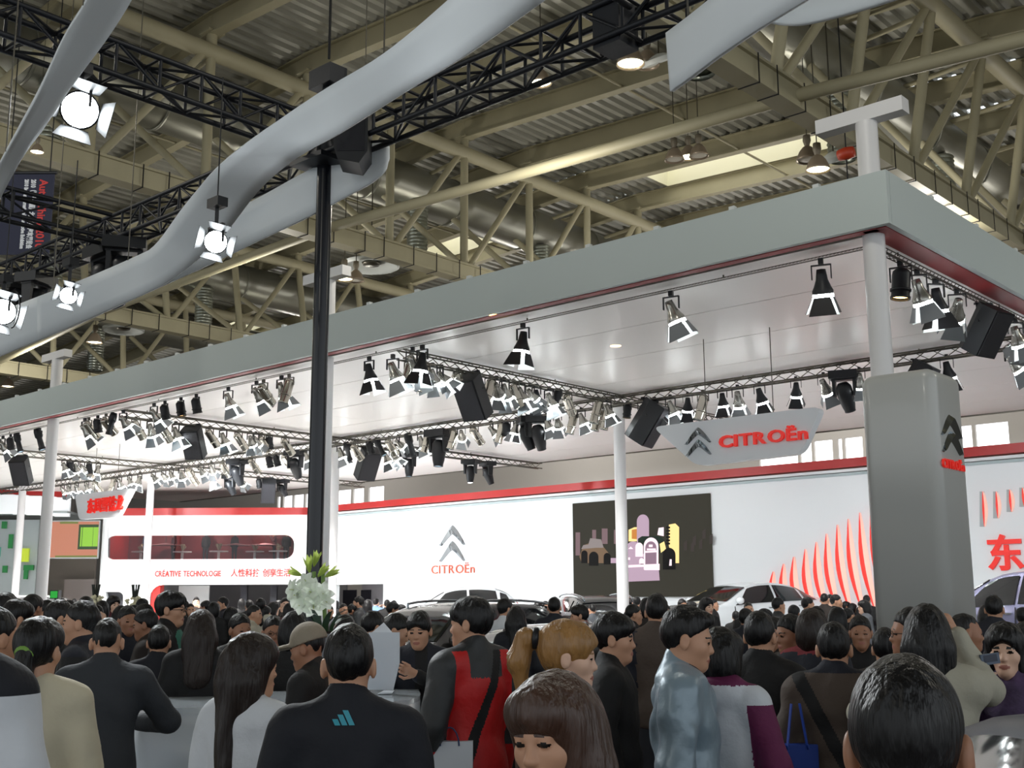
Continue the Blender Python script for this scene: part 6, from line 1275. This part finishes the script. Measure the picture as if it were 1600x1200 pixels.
f20 = figure('person', 'mid', hair='short', jm=[BLK], seed=20); stand(f20, 1186, 953, 6.1, 20, label='person in a plain black coat, back turned, beside the purple sleeves')
f21 = figure('person', 'hi', jstep=.0065, hair='short', jm=[BRW, BLK, NVY], jfn=lambda C: np.where((C[:, 1] < 0) & (np.abs(C[:, 0] + .02 + .5 * (C[:, 2] - 1.15)) < .035), 1, np.where(C[:, 2] > 1.47, 2, 0)), seed=21, bulk=1.5, wrinkle=.006, hem=.72); stand(f21, 1301, 970, 5.7, 3, label='person in a brown jacket with a black diagonal strap, back turned')
f22 = figure('person', 'vhi', hair='short', skin=SKIN2, jm=[WHT, BLK], jfn=lambda C: (C[:, 2] < 1.40).astype(int), seed=22, hp=-4); stand(f22, 1408, 1018, 1.75, 8, label='large dark head closest on the corner side, back of the head, white collar')
f23 = figure('person', 'hi', fem=True, hair='long', jm=[PARK], seed=23, bulk=1.35, wrinkle=.006, arms={'R': ((.215, .13, 1.36), (.10, .17, 1.585)), 'L': ((-.30, .16, 1.24), (-.10, .26, 1.45))}, hands={'R': (-1, 0, 0)}); stand(f23, 1446, 944, 5.3, 3, label='person in a pale parka raising an arm to take a picture')
f24 = figure('person', 'mid', hair='short', skin=SKIN2, jm=[BLK], glasses=True, seed=24); stand(f24, 1420, 947, 6.3, -105, label='person with glasses partly hidden behind the pale parka')
f25 = figure('person', 'mid', hair='short', jm=[DBR], seed=25); stand(f25, 1383, 979, 6.9, 15, label='short dark-haired person, back turned, before the foot of the tower')
f26 = figure('person', 'mid', hair='crew', skin=SKIN2, jm=[GREYJ], seed=26); stand(f26, 1507, 956, 7.8, 75, label='person with cropped hair in profile right of the pale parka, grey top')
f27 = figure('person', 'hi', fem=True, hair='long', skin=SKINL, jm=[PATT], seed=27, arms={'R': ((.26, .05, 1.22), (.12, .21, 1.40)), 'L': ((-.24, 0, 1.12), (-.2, .14, .95))}, hands={'R': (-.6, -.5, 0)}); stand(f27, 1568, 971, 5.7, -172, label='person in a patterned purple jacket lifting a phone to the face')
f28 = figure('person', 'mid', hair='short', jm=[NVY], seed=28, hem=.72); stand(f28, 1552, 929, 12.0, 10, label='person in a navy suit, back turned, between the tower and the lavender car')
f29 = figure('person', 'mid', hair='short', jm=[NVK], seed=29); stand(f29, 1600, 970, 6.8, -150, label='dark figure cut by the frame edge beside the phone holder')
f30 = figure('person', 'hi', hair='short', skin=SKIN2, jm=[DBR], seed=30, hp=-5); stand(f30, 1235, 958, 7.6, -125, label='smiling person turned toward the black coat, brown top')
f31 = figure('person', 'mid', hair='short', skin=SKIN2, jm=[BLK], seed=31); stand(f31, 1343, 960, 8.6, 178, label='person in black facing the camera beside the tower foot')
f32 = figure('person', 'mid', hair='short', skin=SKIN2, jm=[DBR], seed=32); stand(f32, 1207, 962, 8.3, -150, label='person peering out next to the smiling one')
f33 = figure('person', 'mid', hair='bob', hairm=HAIRD, fem=True, jm=[NVY, RSC], jfn=lambda C: (C[:, 2] > 1.44).astype(int), seed=33, bulk=1.4); stand(f33, 1268, 950, 7.4, 20, label='person with a dusky red scarf over a dark blue coat, back turned')
f34 = figure('person', 'mid', hair='short', jm=[BRW, NVY], jfn=lambda C: (C[:, 0] < -.14).astype(int), seed=34, bulk=1.3); stand(f34, 1026, 926, 8.6, 8, label='tall person with a dark brown jacket, back turned, behind the grey-blue jacket')
f35 = figure('person', 'mid', hair='short', jm=[WHT], seed=35); stand(f35, 790, 934, 14.0, 55, label='person in a white shirt standing by the silver car')
f36 = figure('person', 'mid', fem=True, hair='long', jm=[NVK], seed=36); stand(f36, 807, 947, 11.5, 10, label='person in a long dark navy coat, back turned, by the light brown ponytail')
f37 = figure('person', 'mid', hair='short', jm=[NVY], seed=37, hem=.72); stand(f37, 866, 932, 15.0, 5, label='person in a dark suit, back turned, right under the dark video screen edge')
f38 = figure('person', 'mid', hair='fringe', jm=[WHT], seed=38); stand(f38, 905, 944, 13.5, -95, label='person with swept hair in a white shirt facing sideways under the screen')
f39 = figure('person', 'mid', hair='short', jm=[DGRY], seed=39, hp=-15); stand(f39, 578, 952, 8.8, 60, label='person with a dark beret-like hair bending beside the folder holder')
f39['label'] = 'dark-haired person bending in front of the grey car, beside the folder'
f40 = figure('person', 'mid', hair='short', jm=[BLK], seed=40, hp=-20); stand(f40, 612, 955, 8.5, 100, label='person half hidden behind the raised white folder')
f41 = figure('person', 'mid', hair='short', skin=SKIN2, jm=[BLK], glasses=True, seed=41); stand(f41, 427, 961, 8.9, 170, label='person with glasses facing the camera behind the khaki cap')
f42 = figure('person', 'mid', hair='bob', fem=True, jm=[BLK], seed=42); stand(f42, 460, 955, 8.0, 20, label='person with bushy dark hair, back turned, behind the khaki cap')
f43 = figure('person', 'mid', hair='short', skin=SKIN2, jm=[DGRY], seed=43); stand(f43, 376, 957, 9.0, 150, label='person with a dark fringe beside the straight brown hair')
f44 = figure('person', 'mid', hair='short', skin=SKIN2, jm=[NVY], seed=44); stand(f44, 201, 945, 10.5, 160, label='person facing the camera behind the charcoal suit, dark top')
f45 = figure('person', 'mid', hair='short', skin=SKIN2, jm=[DBR], seed=45, hp=-10); stand(f45, 232, 950, 10.0, -80, label='person in profile between the charcoal suit and the green shirt')
f46 = figure('person', 'mid', hair='fringe', hairm=HAIRB, jm=[BLK], seed=46); stand(f46, 10, 925, 9.6, 30, label='tall person in black at the frame edge above the white jacket')
# ------------------------------------------------------------------ the crowd further back
protos = []
for i, (fe, hs_, gl) in enumerate(((False, 'short', 0), (False, 'fringe', 0), (True, 'long', 0), (False, 'crew', 0), (True, 'bob', 0), (False, 'swept', 0), (True, 'lowtail', 0))):
    ar = {} if i not in (1, 5) else {'R': ((.25, .08, 1.2), (.12, .26, 1.45)), 'L': ((-.25, .08, 1.2), (-.08, .26, 1.45))}
    protos.append(figure('person', 'lo', fe, hs_, HAIRB, [SKIN, SKIN2, SKINL][i % 3], [BLK], arms=ar, seed=50 + i))
PK = [kidmap_of(p) for p in protos]; usedp = set()
COLS = {'k': BLK, 'n': NVY, 'w': WHT, 'g': GREYJ, 'b': DBR, 'c': PARK, 'r': MAR, 't': TEAL, 'd': DGRY, 'e': cloth('sky_blue', (120, 150, 186))}
CN = {'k': 'black', 'n': 'navy', 'w': 'white', 'g': 'grey', 'b': 'dark brown', 'c': 'pale', 'r': 'maroon', 't': 'teal', 'd': 'dark grey', 'e': 'sky blue'}
FN = lambda a: 'back turned' if abs(a) < 50 else 'seen from the front' if abs(a) > 130 else 'in profile'
def crowd(lst, where, group):
    seen = {}; tot = {}
    for t in lst: tot[(t[4], FN(t[5]))] = tot.get((t[4], FN(t[5])), 0) + 1
    for (px_, py_, w, i, col, phi) in sorted(lst):
        D = .172 * 1805 / w; p = atd(px_, py_, D)
        lim = 26.6 if px_ > 500 else 99
        if p.y > lim: D *= lim / p.y; p = atd(px_, py_, D)
        dep = (p - CAMP).dot(FWH)
        if px_ <= 500 and dep > dB - .8: D *= (dB - .8) / dep; p = atd(px_, py_, D)
        Hh = min(1.88, max(1.52, p.z)); key = (col, FN(phi)); n = seen.get(key, 0); seen[key] = n + 1
        if i in usedp: o = copy_tree(protos[i], PK[i])
        else: o = protos[i]; usedp.add(i)
        stand(o, px_, py_, D, phi, Hh, 'distant visitor in %s clothes, %s, %s%s' % (CN[col], FN(phi), (ordn(n) + ' along ') if tot[key] > 1 else '', where), group)
        for c in o.children:
            if c.name.startswith('jacket'): c.material_slots[0].link = 'OBJECT'; c.material_slots[0].material = COLS[col]
crowd([(52, 928, 24, 1, 'k', 40), (110, 937, 20, 0, 'n', 60), (98, 932, 9, 3, 'k', 170), (117, 928, 7, 0, 'k', 10), (135, 931, 22, 5, 'k', 20), (160, 938, 18, 4, 'k', 0), (178, 930, 16, 2, 'r', 150), (190, 946, 20, 2, 'k', 30), (212, 945, 18, 4, 'k', 70), (224, 934, 16, 0, 'k', 60), (225, 943, 22, 4, 'n', -60), (75, 936, 20, 3, 'd', 90), (150, 944, 20, 0, 'k', -40), (104, 928, 8, 0, 'k', 170)], 'by the green tiles', 'distant crowd by the green tiles')
crowd([(286, 937, 14, 0, 'k', -90), (298, 942, 14, 3, 'n', 170), (307, 933, 9, 5, 'b', 180), (322, 939, 13, 1, 'k', -60), (335, 940, 16, 4, 'k', 20), (348, 932, 14, 0, 'n', -100), (362, 948, 16, 2, 'k', 60), (398, 944, 20, 3, 'c', 100), (408, 934, 16, 0, 'c', 20), (428, 941, 14, 2, 'd', 60), (446, 934, 13, 5, 'b', 170), (436, 938, 12, 0, 'k', 40), (390, 938, 12, 1, 'k', 0), (378, 936, 10, 4, 'k', 0), (415, 946, 16, 6, 'k', 30), (452, 942, 15, 4, 'r', 20)], 'by the dark opening', 'distant crowd by the dark opening')
crowd([(515, 946, 14, 0, 'n', 170), (537, 943, 14, 3, 'b', 150), (526, 939, 8, 4, 'k', 20), (552, 944, 14, 1, 'd', 90), (560, 932, 14, 0, 'd', -80), (575, 937, 11, 2, 'e', 10), (588, 935, 9, 5, 'e', 30), (605, 937, 10, 0, 'k', 10), (616, 938, 10, 3, 'k', 40), (614, 941, 16, 1, 'b', 80), (627, 945, 14, 4, 'c', 60), (540, 960, 30, 4, 'k', 10), (765, 942, 14, 1, 'w', 90), (772, 952, 10, 4, 'k', 40), (757, 938, 14, 0, 'k', 60), (800, 938, 12, 3, 'n', 120)], 'by the chevron wall', 'distant crowd by the double chevron wall')
crowd([(811, 948, 16, 2, 'n', 20), (818, 944, 10, 1, 'd', 90), (841, 940, 14, 2, 'd', 10), (853, 939, 12, 3, 'r', 100), (855, 942, 10, 0, 'k', 20), (925, 944, 13, 3, 'g', -30), (934, 944, 9, 0, 'k', 60), (942, 935, 11, 0, 'g', 80), (961, 941, 12, 4, 'k', 20), (975, 949, 10, 2, 'd', 30), (983, 937, 11, 0, 'k', 20), (995, 932, 14, 3, 'k', 10), (990, 943, 22, 0, 'k', 80), (1010, 935, 20, 4, 'b', 0), (1066, 936, 14, 0, 'k', 150), (1080, 940, 14, 1, 'k', 100), (1104, 934, 18, 2, 'k', 140), (1115, 936, 12, 3, 'k', 90), (902, 957, 20, 4, 'k', 70), (1040, 945, 18, 0, 'k', 10)], 'by the video screen', 'distant crowd by the video screen')
crowd([(1150, 955, 14, 0, 'k', 20), (1169, 941, 16, 3, 'k', 170), (1165, 950, 22, 1, 'n', 30), (1216, 934, 17, 0, 'd', 60), (1262, 933, 16, 0, 'g', 70), (1288, 927, 13, 3, 'b', 20), (1297, 929, 12, 5, 'b', 170), (1306, 929, 14, 0, 'k', 90), (1322, 940, 10, 1, 'k', 80), (1332, 943, 10, 4, 'k', 60), (1349, 938, 14, 2, 'g', -110), (1354, 930, 8, 0, 'k', 20), (1308, 948, 26, 4, 'k', 10), (1275, 946, 24, 0, 'd', -30), (1195, 952, 20, 2, 'k', 60), (1240, 946, 18, 1, 'k', 20), (1325, 950, 20, 3, 'k', 40)], 'by the red fins', 'distant crowd by the red fins')
crowd([(1535, 929, 12, 0, 'k', 170), (1549, 927, 11, 1, 'd', 90), (1560, 928, 11, 3, 'k', 60), (1570, 936, 9, 4, 'b', 40), (1581, 928, 13, 0, 'k', 100), (1540, 946, 18, 2, 'n', 20), (1598, 950, 20, 1, 'k', 40)], 'beyond the grey tower', 'distant crowd beyond the tower')
for k, (px_, col) in enumerate(((200, 'e'), (245, 'r'), (300, 'k'), (345, 'b'), (412, 'r'), (430, 'k'), (447, 'n'))):
    i = (k * 2) % 7; o = copy_tree(protos[i], PK[i]) if i in usedp else protos[i]; usedp.add(i); uu, _ = plane(px_, 870); q = Bo + RTH * uu + FWH * (1.9 + .2 * (k % 2)); o.location = (q.x, q.y, wz0_ - .02 - .55); o.rotation_euler = (0, 0, rnd.uniform(0, 6.28)); o.scale = (.98, .98, .98)
    o.location.z = wz0_ - .02
    sc_ = (wz1_ + .25 - wz0_) / 1.75; o.scale = (min(1, sc_),) * 3
    tag(o, 'guest in %s clothes behind the long red-walled window, %s' % (CN[col], ('near its rounded end', 'beside the white column', 'in its middle', 'past its middle', 'near the lettering end', 'close to the black pole', 'nearest the black pole')[k]), 'person', 'guests behind the red-walled window')
    for c in o.children:
        if c.name.startswith('jacket'): c.material_slots[0].link = 'OBJECT'; c.material_slots[0].material = COLS[col]
# ------------------------------------------------------------------ things held or carried
def quadthing(name, label, cat, pts, m, th=.004, loc=None, part='sheet'):
    q = [Vector(p) for p in pts]; c = sum(q, Vector()) / len(q); t = thing(name, label, cat, c); n = (q[1] - q[0]).cross(q[2] - q[0]).normalized() * th
    mb = MB(); mb.prism([p - c for p in q], n); mb.build(part, m, t); return t
M_PAPER = mat('paper_white', S(206, 212, 220), .6)
t = quadthing('paper_folder', 'white folder with a peaked sheet held up before the seated dark-haired visitor', 'folder', [atd(576, 988, 7.45), atd(624, 988, 7.35), atd(624, 1036, 7.35), atd(614, 1078, 7.4), atd(574, 1078, 7.5)], M_PAPER, .006, part='cover')
t['label'] = 'white folder with a peaked sheet held up by the person facing the camera'
c = t.location; mb = MB(); mb.prism([atd(580, 989, 7.47) - c, atd(613, 989, 7.42) - c, atd(599, 973, 7.45) - c], (0.002, 0.003, 0)); mb.build('peaked_sheet', mat('paper_bright', S(228, 232, 238), .6), t)
qb = atd(703, 1205, 5.75); t = thing('paper_bag', 'white paper carrier bag with dark blue cord held by the red-jacketed visitor', 'bag', qb, AZ)
mb = MB(); mb.prism([(-.11, -.04, -.16), (.11, -.04, -.16), (.11, .04, -.16), (-.11, .04, -.16)], (0, 0, .30)); mb.build('bag_body', M_PAPER, t)
mb = MB(); pr_ = None
for k in range(9):
    a = math.pi * k / 8; q = Vector((.045 * math.cos(a), -.042, .12 + .085 * math.sin(a)))
    if pr_: mb.tube(pr_, q, .004, 5)
    pr_ = q
mb.build('cord_handle', mat('cord_blue', S(40, 60, 100), .6), t)
qb = atd(1240, 1198, 5.6); t = thing('carrier_bag', 'bright blue carrier bag beside the brown jacket', 'bag', qb, AZ + .2); M_BB = mat('bag_blue', S(28, 62, 150), .4)
mb = MB(); mb.prism([(-.1, -.05, -.2), (.1, -.05, -.2), (.1, .05, -.2), (-.1, .05, -.2)], (0, 0, .30)); mb.build('bag_body', M_BB, t)
mb = MB()
for s_ in (-1, 1): mb.bar((s_ * .05, -.05, .08), (s_ * .02, -.05, .28), .02, .004)
mb.build('handle', M_BB, t)
qa = atd(1546, 1024, 5.42); t = thing('phone', 'slim dark phone lifted to the face by the patterned jacket', 'phone', qa, AZ + .15)
mb = MB(); mb.box((.0, 0, -.015), (.085, .012, .045), Matrix.Rotation(-.12, 3, 'Y')); mb.build('phone_body', mat('phone_blue_grey', S(70, 84, 104), .3), t)
mb = MB(); mb.box((.0, -.007, -.012), (.06, .002, .03), Matrix.Rotation(-.12, 3, 'Y')); mb.build('phone_screen', mat('phone_glass', S(30, 40, 60), .1), t)
t = quadthing('leaflet', 'white leaflet lying on the counter top in front of the folder', 'paper', [Vector((*atd(590, 1090, 7.35).xy, 1.166)), Vector((*atd(612, 1086, 7.35).xy, 1.166)), Vector((*atd(616, 1084, 7.6).xy, 1.166)), Vector((*atd(600, 1084, 7.6).xy, 1.166))], M_PAPER, .003)
